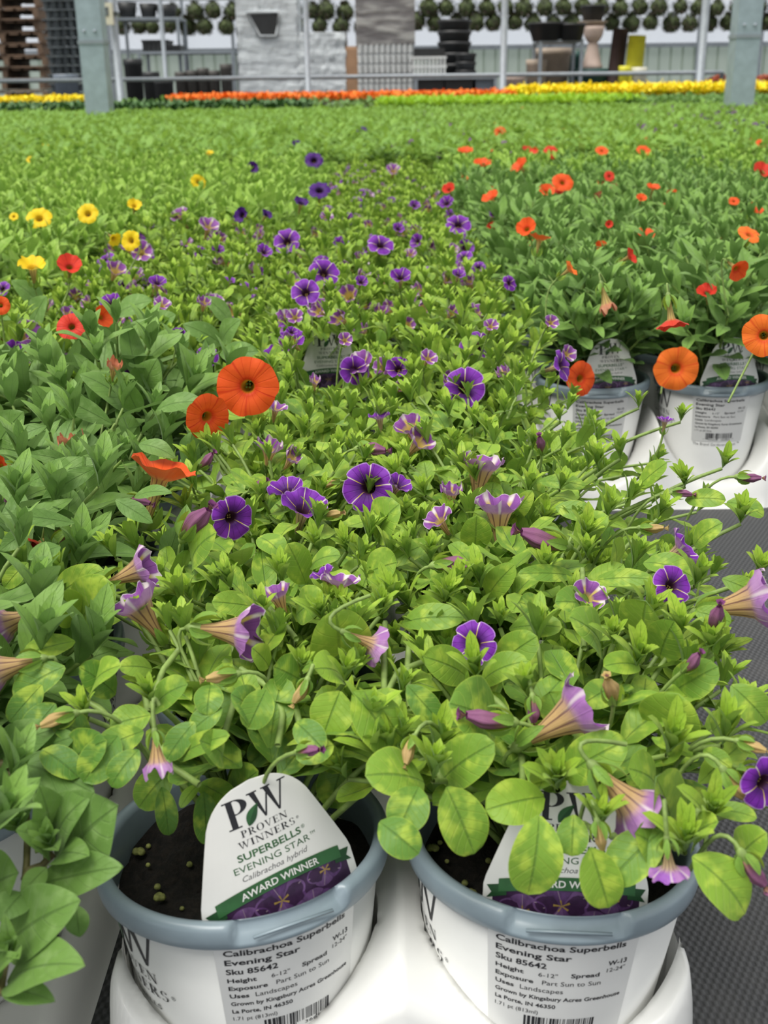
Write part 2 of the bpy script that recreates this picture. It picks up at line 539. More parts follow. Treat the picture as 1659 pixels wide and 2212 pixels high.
YB = 20.5                                   # the far wall
wz = float(at(830, 105, YB)[2])             # height where panels change to clear film
b = MB(); b.box((0, YB + 0.03, wz / 2), (30, 0.03, wz))
for i in range(150):
    b.box((-15 + i * 0.2, YB + 0.005, wz / 2), (0.03, 0.02, wz))
struct('wall_back', b, 'panel')
b = MB(); b.box((0, YB + 0.03, wz + 2.0), (30, 0.01, 4.0)); struct('window_1', b, 'film')
b = MB(); b.box((0, YB - 0.03, wz), (30, 0.06, 0.07)); struct('trim_1', b, 'galv_light')
b = MB()
for px in (140, 240, 400, 505, 665, 860, 1000, 1180, 1330, 1505, 1640):
    x = float(at(px, 100, YB)[0])
    b.box((x, YB - 0.08, 2.3), (0.05, 0.05, 4.6))
struct('trim_2', b, 'galv_light')

# ------------------------------------------------------------------ leaves and stems
def leaf(mb, base, tip, n, W, shape='ob', fold=0.15, curl=0.15, tone=0.5, mat=0, nl=8, nw=4, wave=0.0, seed=0.0):
    base = np.asarray(base, float); tip = np.asarray(tip, float)
    d = tip - base
    L = np.linalg.norm(d)
    if L < 1e-6:
        return
    d /= L
    n = np.asarray(n, float)
    n = nrm(n - d * np.dot(n, d))
    s = np.cross(d, n)
    t = np.linspace(0, 1, nl + 1)
    t = 0.45 * t + 0.55 * np.sin(t * PI / 2)          # more rows near the rounded tip
    t[-1] = 1.0
    if shape == 'ob':
        w = np.sqrt(np.clip(1 - ((t - 0.54) / 0.46) ** 2, 0, 1))
        lo = t < 0.54
        w[lo] = np.clip(np.sin(PI / 2 * (t[lo] / 0.54)), 0, 1) ** 0.55
        w = np.maximum(w, 0.09 * (t < 0.5))
    elif shape == 'round':
        w = np.sqrt(np.clip(1 - ((t - 0.52) / 0.48) ** 2, 0, 1))
        w = np.maximum(w, 0.09 * (t < 0.5))
    else:
        w = np.sin(PI * t ** 0.92) ** 0.74
        w = np.maximum(w, 0.10 * (t < 0.3))
    u = np.linspace(-1, 1, nw + 1)
    hw = 0.5 * W * w
    P = (base[None, None] + d * (t * L)[:, None, None]
         + s * (u[None, :] * hw[:, None])[:, :, None]
         + n * ((fold * np.abs(u)[None, :] * hw[:, None])
                + (curl * L * 4 * (t * (1 - t))[:, None] * 0.35)
                + wave * W * np.sin(t * 9 + seed)[:, None] * (u ** 2)[None, :])[:, :, None])
    uv = np.zeros(P.shape[:2] + (2,))
    uv[..., 0] = (u * 0.5 + 0.5)[None, :]; uv[..., 1] = t[:, None]
    mb.grid(P, uv, tone, mat, flip=False)


def bez(a, b_, c, n=8):
    t = np.linspace(0, 1, n)[:, None]
    return (1 - t) ** 2 * np.asarray(a) + 2 * t * (1 - t) * np.asarray(b_) + t ** 2 * np.asarray(c)


def rosette(mb, p, ax, R, tone=0.95, size=0.010, n_=9, shape='ob', spread=0.5, wr=0.34):
    """cluster of small upright leaves at a shoot tip"""
    ax = nrm(ax)
    a = nrm(np.cross(ax, [0.3, 0.9, 0.1])); b_ = np.cross(ax, a)
    for i in range(n_):
        ph = i * 2.4 + R.random() * 0.5
        k = i / n_
        sp = spread * (1.45 - 1.2 * k) * (0.7 + 0.5 * R.random())
        rad = math.cos(ph) * a + math.sin(ph) * b_
        d = nrm(ax + rad * sp)
        L = size * (1.35 - 0.75 * k) * (0.8 + 0.4 * R.random())
        b0 = p + ax * (k * size * 0.35)
        leaf(mb, b0, b0 + d * L, nrm(ax * 0.8 - rad * 0.9), L * wr * (1 + 0.3 * R.random()), shape, 0.35, 0.20, min(1, tone * (0.85 + 0.25 * R.random())), 0, 5, 2)


KINDS = {
    'star': dict(mat='leaf_star', H=0.085, R=0.080, shoots=38, L=0.0255, W=0.0135, shape='ob', per=8, ros=0.0125, wr=0.225, nros=13),
    'dark': dict(mat='leaf_dark', H=0.105, R=0.084, shoots=24, L=0.042, W=0.0155, shape='lan', per=8, ros=0.019, wr=0.30, nros=8),
    'mid': dict(mat='leaf_mid', H=0.095, R=0.080, shoots=24, L=0.040, W=0.0135, shape='lan', per=8, ros=0.017, wr=0.30, nros=8),
}
SOIL_Z = 0.108


def gen_foliage(kind, seed, origin=None, cull=None, dens=1.0, mb=None, hscale=1.0, lite=False, fullcull=False, stemcull=None, asym=0.0):
    K = KINDS[kind]
    R = random.Random(seed)
    mb = mb or MB()
    ns = int(K['shoots'] * dens)
    for i in range(ns):
        ph = i * 2.39996 + R.random() * 0.6
        rho = K['R'] * math.sqrt((i + 0.4) / ns) * (0.9 + 0.2 * R.random())
        if asym: rho *= 1 + asym * max(0, math.cos(ph))
        ze = 0.122 + hscale * K['H'] * (1 - 0.50 * min(1.15, (rho / K['R']) ** 2)) * (0.82 + 0.3 * R.random())
        rad = np.array([math.cos(ph), math.sin(ph), 0.0])
        S = rad * 0.006 * (1 + R.random() * 2) + np.array([0, 0, SOIL_Z - 0.003])
        E = rad * rho + np.array([0, 0, ze])
        C = rad * rho * (0.35 + 0.3 * R.random()) + np.array([0, 0, SOIL_Z + (ze - SOIL_Z) * 0.75])
        pts = bez(S, C, E, 9)
        if stemcull and any(stemcull(q_ + origin) for q_ in pts): continue
        if cull is None or not (cull(pts[-1] + origin) or (fullcull and any(cull(q_ + origin) for q_ in pts[1:]))):
            mb.tube(pts, np.linspace(0.0015, 0.0009, 9), 5, 1, cap=False)
        T = np.gradient(pts, axis=0)
        for j in range(K['per']):
            t = 0.18 + 0.77 * (j + R.random() * 0.5) / K['per']
            q = t * 8; a = int(q); fr = q - a
            p = pts[a] * (1 - fr) + pts[min(a + 1, 8)] * fr
            tg = nrm(T[a])
            az = j * 2.4 + i + R.random() * 0.8
            x = nrm(np.cross(tg, [0.2, 0.1, 1.0])); y = np.cross(tg, x)
            rd = math.cos(az) * x + math.sin(az) * y
            d = nrm(rd * 0.95 + tg * (0.15 + 0.55 * t) + np.array([0, 0, 0.10]) + rad * 0.25)
            L = K['L'] * (1.12 - 0.42 * t) * (0.75 + 0.5 * R.random())
            W = K['W'] * (1.15 - 0.35 * t) * (0.75 + 0.5 * R.random())
            n = nrm(np.array([0, 0, 1.0]) + tg * 0.6 - rd * 0.35 + np.array([R.uniform(-.3, .3), R.uniform(-.3, .3), 0]))
            if cull is not None and (cull(p + origin) or cull(p + d * L + origin)):
                continue
            if p[2] + d[2] * L < 0.128 and math.hypot(*(p + d * L)[:2]) > 0.048:
                d = nrm(d + np.array([0, 0, 0.8]))
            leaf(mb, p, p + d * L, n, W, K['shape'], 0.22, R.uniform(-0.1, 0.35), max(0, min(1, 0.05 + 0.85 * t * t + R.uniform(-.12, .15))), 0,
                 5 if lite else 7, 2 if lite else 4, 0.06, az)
        if cull is None or not cull(E + origin):
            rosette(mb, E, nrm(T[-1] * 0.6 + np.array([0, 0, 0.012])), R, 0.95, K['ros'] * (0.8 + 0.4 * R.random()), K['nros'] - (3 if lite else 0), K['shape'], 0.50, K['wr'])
    return mb


# ------------------------------------------------------------------ flowers
def flower_mb(Rr=0.014, op=1.0, depth=0.017, lobes=5, notch=0.09, m0=0.0042, anth=True, ruffle=0.0012, seed=0, seg=45, back_fold=0.0, squash=None):
    """axis +Z is where the flower looks; origin at its mouth; op 1 flat open, 0.2 closed trumpet"""
    R = random.Random(seed)
    an = np.linspace(0, 2 * PI, seg + 1)
    rings = []; uvs = []
    prof = [(0.0, 0.0012, -depth), (0.15, 0.0012 + (m0 - .0012) * .10, -depth * .8), (0.30, 0.0012 + (m0 - .0012) * .33, -depth * 0.5), (0.42, 0.0012 + (m0 - .0012) * .66, -depth * 0.22), (0.50, m0, 0.0)]
    for v, r, z in prof:
        rings.append(np.stack([r * np.cos(an), r * np.sin(an), np.full_like(an, z)], -1)); uvs.append(v)
    tilt = (1 - op) * 1.25
    ph = [R.random() * 6 for _ in range(4)]
    lob = [1 + R.uniform(-.07, .07) for _ in range(5)]
    for k in range(1, 10):
        s = k / 9
        v = 0.5 + 0.5 * s
        reach = m0 + (Rr - m0) * s
        ang = tilt * s ** 0.6 - back_fold * s * s
        r = m0 + (reach - m0) * math.cos(ang)
        z = (reach - m0) * math.sin(ang) + 0.0012 * math.sin(s * PI)
        cs = np.abs(np.sin(2.5 * an))           # 0 at the five ribs, where the edge is notched
        petal = ((an / (2 * PI) * 5 + 0.5).astype(int)) % 5
        sh = 1 - notch * s ** 3 * np.exp(-(cs / 0.24) ** 2)
        rr = r * sh * (1 + 0.02 * s * np.sin(7 * an + ph[0])) * (1 + 0.03 * s * np.sin(2 * an + ph[3]))
        zz = z + ruffle * s ** 2 * (np.cos(5 * an) * 0.8 + 0.6 * np.sin(9 * an + ph[1]) + 0.5 * np.sin(3 * an + ph[2]))
        rings.append(np.stack([rr * np.cos(an), rr * np.sin(an), zz], -1)); uvs.append(v)
    P = np.array(rings)
    if squash:
        P[:, :, 0] *= squash[0]; P[:, :, 1] *= squash[1]
    uv = np.zeros(P.shape[:2] + (2,)); uv[..., 0] = (an / (2 * PI))[None]; uv[..., 1] = np.array(uvs)[:, None]
    mb = MB()
    mb.grid(P, uv, 0.5, 0, flip=True)
    # anthers in the throat
    for i in range(4 if anth else 0):
        a = i * PI / 2 + .4
        mb.tube([(0.0009 * math.cos(a), 0.0009 * math.sin(a), -0.009), (0.0010 * math.cos(a), 0.0010 * math.sin(a), -0.0045)], [0.0004, 0.0006], 5, 1)
    return mb


def calyx_mb(L=0.012, depth=0.017, spread=0.35, seed=0, pedicel=0.0):
    R = random.Random(seed); mb = MB()
    for i in range(5):
        a = i * 2 * PI / 5 + R.random() * .3
        rad = np.array([math.cos(a), math.sin(a), 0])
        b0 = np.array([0, 0, -depth - 0.001]) + rad * 0.0012
        d = nrm(np.array([0, 0, 1]) + rad * spread * (0.7 + 0.6 * R.random()))
        LL = L * (0.8 + 0.4 * R.random())
        leaf(mb, b0, b0 + d * LL, -rad, 0.0042, 'lan', -0.5, -0.3, 0.9, 0, 5, 2)
    mb.lathe([(0.0006, -depth - 0.003), (0.0018, -depth - 0.0015), (0.0022, -depth), (0.0019, -depth + 0.004)], 10, mat=1)
    return mb


def bud_mb(L=0.016, seed=0):
    """closed drooping trumpet, twisted and pinched at the mouth"""
    R = random.Random(seed); n = 20; k = 12
    an = np.linspace(0, 2 * PI, n + 1)
    P = np.zeros((k, n + 1, 3)); uv = np.zeros((k, n + 1, 2))
    for i in range(k):
        s = i / (k - 1)
        r = (0.0011 + 0.0023 * math.sin(min(1, s * 1.15) * PI * 0.62)) * (1 - 0.55 * max(0, s - .72) / .28)
        rr = r * (1 + 0.22 * np.cos(5 * an + s * 2.5))
        bend = 0.0025 * s * s * (1 + R.random() * .1)
        P[i] = np.stack([rr * np.cos(an) + bend, rr * np.sin(an) * .8, np.full_like(an, s * L)], -1)
        uv[i, :, 0] = an / (2 * PI); uv[i, :, 1] = 0.35 + s * .6
    mb = MB(); mb.grid(P[:, ::-1], uv[:, ::-1], 0.5, 0)
    for j in range(5):                 # crumpled lip
        a = j * 2 * PI / 5
        b0 = P[-1].mean(0)
        d = np.array([math.cos(a) * .6 + .2, math.sin(a) * .6, 0.7])
        leaf(mb, b0, b0 + nrm(d) * 0.0042, [0, 0, 1], 0.003, 'ob', .4, .5, .5, 0, 4, 2)
    return mb


FM = {}
def fmesh(kind, form, var=0):
    key = (kind, form, var)
    if key in FM:
        return FM[key]
    mat = {'star': 'petal_star', 'faded': 'petal_faded', 'orange': 'petal_orange', 'tang': 'petal_tangerine', 'red': 'petal_red',
           'yellow': 'petal_yellow', 'plum': 'petal_plum', 'pink': 'petal_pink', 'dry': 'petal_dry', 'tan': 'bud_tan', 'purple': 'bud_purple'}[kind]
    if form == 'bud':
        mb = bud_mb(0.017, var)
    else:
        op = {'open': 0.93, 'cup': 0.55, 'trumpet': 0.32, 'wilt': 0.22}[form]
        ruf = {'open': 0.0009, 'cup': 0.0014, 'trumpet': 0.0016, 'wilt': 0.003}[form]
        big = kind in ('orange', 'tang', 'red')
        mb = flower_mb(0.014, op, 0.019, 5, 0.04 if big else 0.15, m0=(0.0062 if form in ('trumpet', 'wilt') else 0.0032 if big else 0.0042), anth=form in ('open', 'cup'), ruffle=ruf * (0.7 if big else 1), seed=var, squash=(1, .8) if form == 'wilt' else None)
    me = mb.mesh('flower', [mat, 'leaf_star' if kind in ('orange', 'tang', 'red') else 'ink_yellow'])
    FM[key] = me
    return me


CAL = [calyx_mb(0.013, 0.019, 0.4, s).mesh('calyx', ['leaf_star', 'stem']) for s in range(3)]
CALB = [calyx_mb(0.011, -0.001, 0.30, s).mesh('calyx', ['leaf_star', 'stem']) for s in range(3)]


def orient(d, spin=0.0):
    q = Vector(d).to_track_quat('Z', 'Y')
    return (q.to_matrix() @ Matrix.Rotation(spin, 3, 'Z')).to_euler()


def add_flower(plant, p, d, kind, form, size=0.028, spin=0.0, var=0, cal=True, name=None, label=None, stem_to=None):
    """p world position of the mouth, d world facing"""
    s = size / 0.028
    o = link(name or ('flower_bud' if form == 'bud' else 'flower'), fmesh(kind, form, var % 3), plant)
    inv = Vector(plant.location)
    rz = plant.rotation_euler[2]
    Rz = Matrix.Rotation(-rz, 3, 'Z')
    o.location = Rz @ (Vector([float(x) for x in p]) - inv)
    dd = Rz @ Vector([float(x) for x in d]).normalized()
    o.rotation_euler = orient(dd, spin)
    o.scale = (s, s, s)
    if label: o['label'] = label
    if cal:
        c = link('calyx', (CALB if form == 'bud' else CAL)[var % 3], o)
    if stem_to is not None:
        d = nrm(d)
        a = np.asarray(p) - d * (0.0205 * s if form != 'bud' else 0.0)
        b_ = np.asarray(stem_to)
        mid = a - d * 0.010 * s
        mid = (mid * 0.75 + b_ * 0.25)
        # in the flower's own frame
        pts = bez(a, a - d * 0.015, b_, 8)
        mw = (Matrix.Translation(inv) @ Matrix.Rotation(rz, 4, 'Z') @ Matrix.LocRotScale(o.location, o.rotation_euler, o.scale)).inverted()
        lp = np.array([list(mw @ Vector([float(x) for x in q])) for q in pts])
        mb = MB(); mb.tube(lp, 0.0008 / s, 5, 0, cap=False)
        mb.obj('pedicel', 'stem', o)
    return o


# ------------------------------------------------------------------ lettering
TXT = {}
def text2d(s, bold=0.0, italic=0.0):
    key = (s, bold, italic)
    if key in TXT:
        return TXT[key]
    cu = bpy.data.curves.new('t', 'FONT')
    cu.body = s; cu.size = 1.0; cu.offset = bold; cu.shear = italic; cu.resolution_u = 3
    ob = bpy.data.objects.new('t', cu)
    me = bpy.data.meshes.new_from_object(ob)
    V = np.array([list(v.co) for v in me.vertices])
    Fc = [list(p.vertices) for p in me.polygons]
    bpy.data.objects.remove(ob); bpy.data.curves.remove(cu); bpy.data.meshes.remove(me)
    TXT[key] = (V[:, :2], Fc)
    return TXT[key]


def put_text(art, s, x, y, h, width=None, bold=0.0, italic=0.0, mat=0, z=1, align='l', arc=None):
    """x, y in mm (baseline), h = cap height in mm"""
    V, Fc = text2d(s, bold, italic)
    sc = h / 0.70
    P = V * sc
    x0, x1 = P[:, 0].min(), P[:, 0].max()
    if width:
        P = P.copy(); P[:, 0] = (P[:, 0] - x0) * width / (x1 - x0); x0, x1 = 0, width
    else:
        P = P - [x0, 0]; x1 -= x0; x0 = 0
    if align == 'c':
        P = P - [(x1) / 2, 0]
    P = P + [x, y]
    if arc:
        P = P.copy(); P[:, 1] += arc(P[:, 0])
    art.append((P, Fc, mat, z))


def quad(p, q, wp, wq=None):
    wq = wp if wq is None else wq
    return np.array([[p[0] - wp / 2, p[1]], [p[0] + wp / 2, p[1]], [q[0] + wq / 2, q[1]], [q[0] - wq / 2, q[1]]])


def band(cx, cy, rx, ry, a0, a1, tw, n=14):
    """elliptic band, width tw(angle)"""
    out = []
    for i in range(n):
        a, c = a0 + (a1 - a0) * i / n, a0 + (a1 - a0) * (i + 1) / n
        f = lambda t, k: (cx + (rx - k * tw(t)) * math.cos(t), cy + (ry - k * tw(t) * .5) * math.sin(t))
        out.append(np.array([f(a, 0), f(c, 0), f(c, 1), f(a, 1)]))
    return out


def serif(ch):
    T, t, sf = .17, .055, .05
    sr = lambda x0, x1, y: np.array([[x0, y], [x1, y], [x1, y + sf], [x0, y + sf]])
    if ch == 'P' or ch == 'R':
        o = [quad((.2, 0), (.2, 1), T), sr(.02, .38, 0), sr(.02, .3, 1 - sf)]
        o += band(.3, .73, .36, .27, -PI / 2, PI / 2, lambda a: .05 + .13 * abs(math.cos(a)))
        o += [np.array([[.2, 1 - sf], [.32, 1 - sf], [.32, 1], [.2, 1]]), np.array([[.2, .46], [.32, .46], [.32, .51], [.2, .51]])]
        if ch == 'R':
            o += [quad((.72, 0), (.4, .48), .17), sr(.6, .86, 0)]
        return o, .72 if ch == 'P' else .86
    if ch == 'W':
        return [quad((.36, 0), (.14, 1), .05, T), quad((.36, 0), (.58, .9), t), quad((.78, 0), (.55, 1), .05, T), quad((.78, 0), (1.04, 1), t),
                sr(0, .3, 1 - sf), sr(.42, .7, 1 - sf), sr(.92, 1.18, 1 - sf)], 1.16
    if ch == 'V':
        return [quad((.42, 0), (.16, 1), .05, T), quad((.42, 0), (.7, 1), t), sr(.02, .32, 1 - sf), sr(.58, .84, 1 - sf)], .84
    if ch == 'O':
        return band(.42, .5, .40, .52, 0, 2 * PI, lambda a: .05 + .12 * abs(math.cos(a)), 24), .86
    if ch == 'E':
        return [quad((.2, 0), (.2, 1), T), sr(.02, .64, 0), sr(.02, .62, 1 - sf), sr(.2, .5, .48), quad((.62, 0), (.62, .2), .05), quad((.60, .8), (.60, 1), .05), quad((.5, .38), (.5, .62), .05)], .70
    if ch == 'N':
        return [quad((.16, 0), (.16, 1), t), quad((.74, 0), (.16, 1), T), quad((.76, 0), (.76, 1), t), sr(.02, .3, 0), sr(.0, .2, 1 - sf), sr(.62, .9, 1 - sf)], .92
    if ch == 'I':
        return [quad((.2, 0), (.2, 1), T), sr(.03, .37, 0), sr(.03, .37, 1 - sf)], .42
    if ch == 'S':
        o = band(.3, .74, .25, .26, .2, PI * 1.45, lambda a: .06 + .07 * abs(math.cos(a)), 14)
        o += band(.3, .26, .27, .27, -PI * .85, PI * .5, lambda a: .06 + .07 * abs(math.cos(a)), 14)
        return o, .62
    return [], .3


def put_serif(art, s, x, y, h, width, mat=0, z=1):
    tot = sum(serif(c)[1] + .06 for c in s)
    kx = width / tot
    cx = x - width / 2
    for c in s:
        polys, wd = serif(c)
        for P in polys:
            art.append((np.stack([cx + P[:, 0] * kx, y + P[:, 1] * h], -1), [[0, 1, 2, 3]], mat, z))
        cx += (wd + .06) * kx


def put_leaf(art, x, y, L, ang, mat, mat2, z):
    n = 12
    for side, m_ in ((1, mat), (-1, mat2)):
        t = np.linspace(0, 1, n)
        w = 0.22 * L * np.sin(PI * t ** 0.8)
        a = np.stack([t * L, w * side + 0.05 * L * np.sin(PI * t)], -1); b_ = np.stack([t * L, 0.05 * L * np.sin(PI * t)], -1)
        R2 = np.array([[math.cos(ang), -math.sin(ang)], [math.sin(ang), math.cos(ang)]])
        P = np.concatenate([a, b_]) @ R2.T + [x, y]
        art.append((P, [[i, i + 1, n + i + 1, n + i] for i in range(n - 1)], m_, z))


def logo(art, cx, y, sc, mk, mg, mg2, z=2):
    """the two large serif letters with the green leaf between and the two word lines"""
    put_serif(art, 'P', cx - 8.2 * sc, y, 11.5 * sc, 11.5 * sc, mk, z)
    put_serif(art, 'W', cx + 5.2 * sc, y + 0.2 * sc, 11.3 * sc, 17.5 * sc, mk, z)
    put_leaf(art, cx - 6.0 * sc, y - 0.8 * sc, 9.5 * sc, math.radians(52), mg, mg2, z + 1)
    put_serif(art, 'PROVEN', cx, y - 4.2 * sc, 2.8 * sc, 20 * sc, mk, z)
    put_serif(art, 'WINNERS', cx, y - 8.3 * sc, 2.8 * sc, 24.5 * sc, mk, z)
    put_text(art, '®', cx + 12.8 * sc, y - 6.9 * sc, 1.1 * sc, None, 0, 0, mk, z)


def art_mesh(name, art, mapf, mats, zs=0.00012):
    mb = MB()
    for P, Fc, mat, z in art:
        V = np.array([mapf(p[0], p[1], z * zs) for p in P])
        mb.add(V, Fc, None, 0.5, mat)
    return mb.mesh(name, mats, smooth=False)


# ------------------------------------------------------------------ pot
PR_T, PR_B, PH = 0.0535, 0.0385, 0.112


def pot_r(z):
    return PR_B + (PR_T - PR_B) * z / PH


def pot_map(az0):
    def f(x, y, off):           # x mm round the pot from azimuth az0, y mm below rim (negative = down)
        z = 0.1132 + y * 0.001
        r = pot_r(z) + 0.0003 + off
        a = az0 + x * 0.001 / 0.0485
        return (r * math.sin(a), -r * math.cos(a), z)
    return f


mb = MB()
mb.lathe([(0.0, 0.004), (0.034, 0.004), (PR_B, 0.0), (PR_B + .0003, 0.003), (PR_T, PH), (PR_T - 0.0012, PH), (PR_B, 0.006)], 96)
ME_POT = mb.mesh('pot', 'pot_white')

mb = MB()
prof = [(0.0537, 0.1112), (0.0564, 0.1112), (0.0572, 0.1120), (0.0577, 0.1150), (0.0575, 0.1190), (0.0566, 0.1206), (0.0545, 0.1212), (0.0526, 0.1206), (0.0516, 0.1185), (0.0508, 0.1020)]
prof = np.array(prof)
na = 240
an = np.arange(na) * 2 * PI / na
P = np.zeros((len(prof), na, 3))
for k, a in enumerate(an):
    da = abs((a + PI) % (2 * PI) - PI)
    s_ = 1 - min(1, max(0, (da - 0.36) / 0.045)); s_ = s_ * s_ * (3 - 2 * s_)
    for i, (r, z) in enumerate(prof):
        if i in (3, 4, 5, 6):
            r -= s_ * (0.0005, 0.0036, 0.0042, 0.0024)[i - 3]
            z -= s_ * (0.0012, 0.0030, 0.0024, 0.0014)[i - 3]
        P[i, k] = (r * math.sin(a), -r * math.cos(a), z)
mb.grid(P, wrap=True)
mb.box((0, -0.0562, 0.1166), (0.030, 0.0012, 0.0008))
ME_RIM = mb.mesh('rim', 'rim_grey')

mb = MB()
R = random.Random(3)
rr = np.linspace(0, 0.051, 22); an = np.arange(60) * 2 * PI / 60
P = np.zeros((22, 60, 3))
for i in range(22):
    for k in range(60):
        P[i, k] = (rr[i] * math.cos(an[k]), rr[i] * math.sin(an[k]), SOIL_Z - 0.006 + R.uniform(-.0016, .0016) + 0.003 * math.sin(an[k] * 3 + 1) * rr[i] / .05)
mb.grid(P, wrap=True, flip=True)
for i in range(34):
    a = R.random() * 6.28; r = 0.047 * math.sqrt(R.random()); s = R.uniform(.0008, .0024)
    p = np.array([r * math.cos(a), r * math.sin(a), SOIL_Z - 0.0045])
    for k in range(3 if s > .0015 else 1):
        q = p + np.array([R.uniform(-1, 1), R.uniform(-1, 1), 0.2]) * s * .9 * (k > 0)
        mb.lathe([(0.0001, -s), (s * .8, -s * .5), (s, 0), (s * .7, s * .6), (0.0001, s * .75)], 7, q, 1)
ME_SOIL = mb.mesh('soil', ['soil', 'perlite'])

# sticker: white label panel, writing, bar code
mb = MB()
f = pot_map(0)
xs = np.linspace(-26, 26, 30); ys = np.linspace(-3.0, -50, 8)
P = np.array([[f(x + 0.0, y, -0.0001) for x in xs] for y in ys])
mb.grid(P)
ME_PANEL = mb.mesh('sticker', 'sticker')
art = []
X0 = -23
def T(s, x, y, h, wd, bold, mat=0):
    put_text(art, s, X0 + x, y, h, wd, 0.022 if bold else 0.0, 0, mat, 1)
T('Calibrachoa Superbells', 0, -7.6, 2.5, 44, 1)
T('Evening Star', 0, -12.0, 2.5, 25.5, 1)
T('Sku 85642', 0, -16.4, 2.5, 17.5, 1)
T('W-13', 38.5, -15.6, 2.2, 7.2, 1)
T('Height', 0, -20.4, 1.9, 10, 1); T('6-12"', 15, -20.4, 1.9, 6.5, 0); T('Spread', 26, -20.0, 1.9, 10, 1); T('12-24"', 38.5, -18.8, 1.9, 7, 0)
T('Exposure', 0, -24.2, 1.9, 13.5, 1); T('Part Sun to Sun', 16.5, -24.2, 2.1, 20.5, 0)
T('Uses', 0, -28.0, 1.9, 6.8, 1); T('Landscapes', 9, -28.0, 2.1, 15, 0)
T('Grown by Kingsbury Acres Greenhouse', 0, -31.8, 1.8, 46, 1)
T('La Porte, IN 46350', 0, -35.6, 1.8, 22, 1)
T('1.71 pt (813ml)', 0, -39.2, 1.8, 16, 0)
R = random.Random(5)
xb = X0 + 11
i = 0
while xb < X0 + 36.5:
    wb = R.choice([.25, .25, .5, .5, .8, 1.1]); gap = R.choice([.3, .3, .55, .8])
    lo = -47.5 if i in (0, 1, 9, 10, 22, 23) else -46.3
    art.append((np.array([[xb, lo], [xb + wb, lo], [xb + wb, -40.6], [xb, -40.6]]), [[0, 1, 2, 3]], 0, 1))
    xb += wb + gap; i += 1
T('4', 8.4, -47.9, 1.2, 1.0, 0); T('93432', 13.5, -48.4, 1.4, 9.5, 0); T('36658', 26.5, -48.4, 1.4, 9, 0); T('3', 38, -47.2, 1.2, 1.0, 0)
T('The Brand Gardeners Trust.™', -1.5, -54.0, 2.9, 49, 0, 1)
ME_PRINT = art_mesh('sticker_writing', art, pot_map(0), ['ink', 'ink_grey'], 0.00004)
art = []
logo(art, 0, -22, 1.75, 0, 1, 2, 1)
put_text(art, 'SUPERBELLS', 0, -43, 2.2, 30, 0.01, 0, 3, 1, 'c')
ME_POTLOGO = art_mesh('pot_logo', art, pot_map(math.radians(-82)), ['ink', 'ink_green', 'ink_green_dark', 'ink_grey'], 0.00005)
ME_POTLOGO2 = art_mesh('pot_logo', art, pot_map(math.radians(100)), ['ink', 'ink_green', 'ink_green_dark', 'ink_grey'], 0.00005)


def make_pot(root, full=True, lean=None):
    p = link('pot', ME_POT, root)
    link('rim', ME_RIM, p)
    if full:
        link('sticker', ME_PANEL, p); link('sticker_writing', ME_PRINT, p)
        link('pot_logo', ME_POTLOGO, p); link('pot_logo', ME_POTLOGO2, p)
    link('soil', ME_SOIL, root)
    return p


# ------------------------------------------------------------------ plant tag
def tag_map(x, y, off):
    Rb = 0.085
    a = x * 0.001 / Rb
    return (Rb * math.sin(a), (Rb - off) * (1 - math.cos(a)) * 1.0 - off * 1.0, y * 0.001)


def tag_outline():
    half = [(29, -15), (30.5, -5), (30.5, 6), (26.5, 17), (22.0, 29)]
    for i in range(1, 9):
        t = i / 8
        a = math.radians(22 + (90 - 22) * t)
        half.append((22.5 * math.cos(a) ** 0.9 if t < 1 else 0, 22.5 + 24.5 * math.sin(a)))
    left = [(-x, y) for x, y in half[:-1]][::-1]
    return half + left


OUT = tag_outline()
def card_mesh():
    # slices across the card so it can bend
    ys = sorted(set([round(y, 3) for x, y in OUT]))
    def hw(y):
        pts = [(y_, x_) for x_, y_ in OUT if x_ >= 0]
        pts.sort()
        for (y0, x0), (y1, x1) in zip(pts, pts[1:]):
            if y0 <= y <= y1:
                return x0 + (x1 - x0) * ((y - y0) / (y1 - y0) if y1 > y0 else 0)
        return pts[-1][1]
    yy = list(np.linspace(-15, 28, 14)) + list(np.linspace(29, 46.99, 20))
    nx = 21
    A = np.zeros((len(yy), nx, 3)); B = A.copy()
    for i, y in enumerate(yy):
        h = max(hw(y), .6)
        for j in range(nx):
            x = -h + 2 * h * j / (nx - 1)
            A[i, j] = tag_map(x, y, 0.0); B[i, j] = tag_map(x, y, -0.0006)
    mb = MB()
    mb.grid(A); mb.grid(B, flip=True)
    loop = lambda G: np.concatenate([G[0], G[1:, -1], G[-1, ::-1][1:], G[::-1, 0][1:-1]])
    la, lb = loop(A), loop(B)
    n = len(la)
    mb.add(np.concatenate([la, lb]), np.array([[i, n + i, n + (i + 1) % n, (i + 1) % n] for i in range(n)]))
    return mb.mesh('card', 'tag_white', smooth=False), hw


ME_CARD, HW = card_mesh()


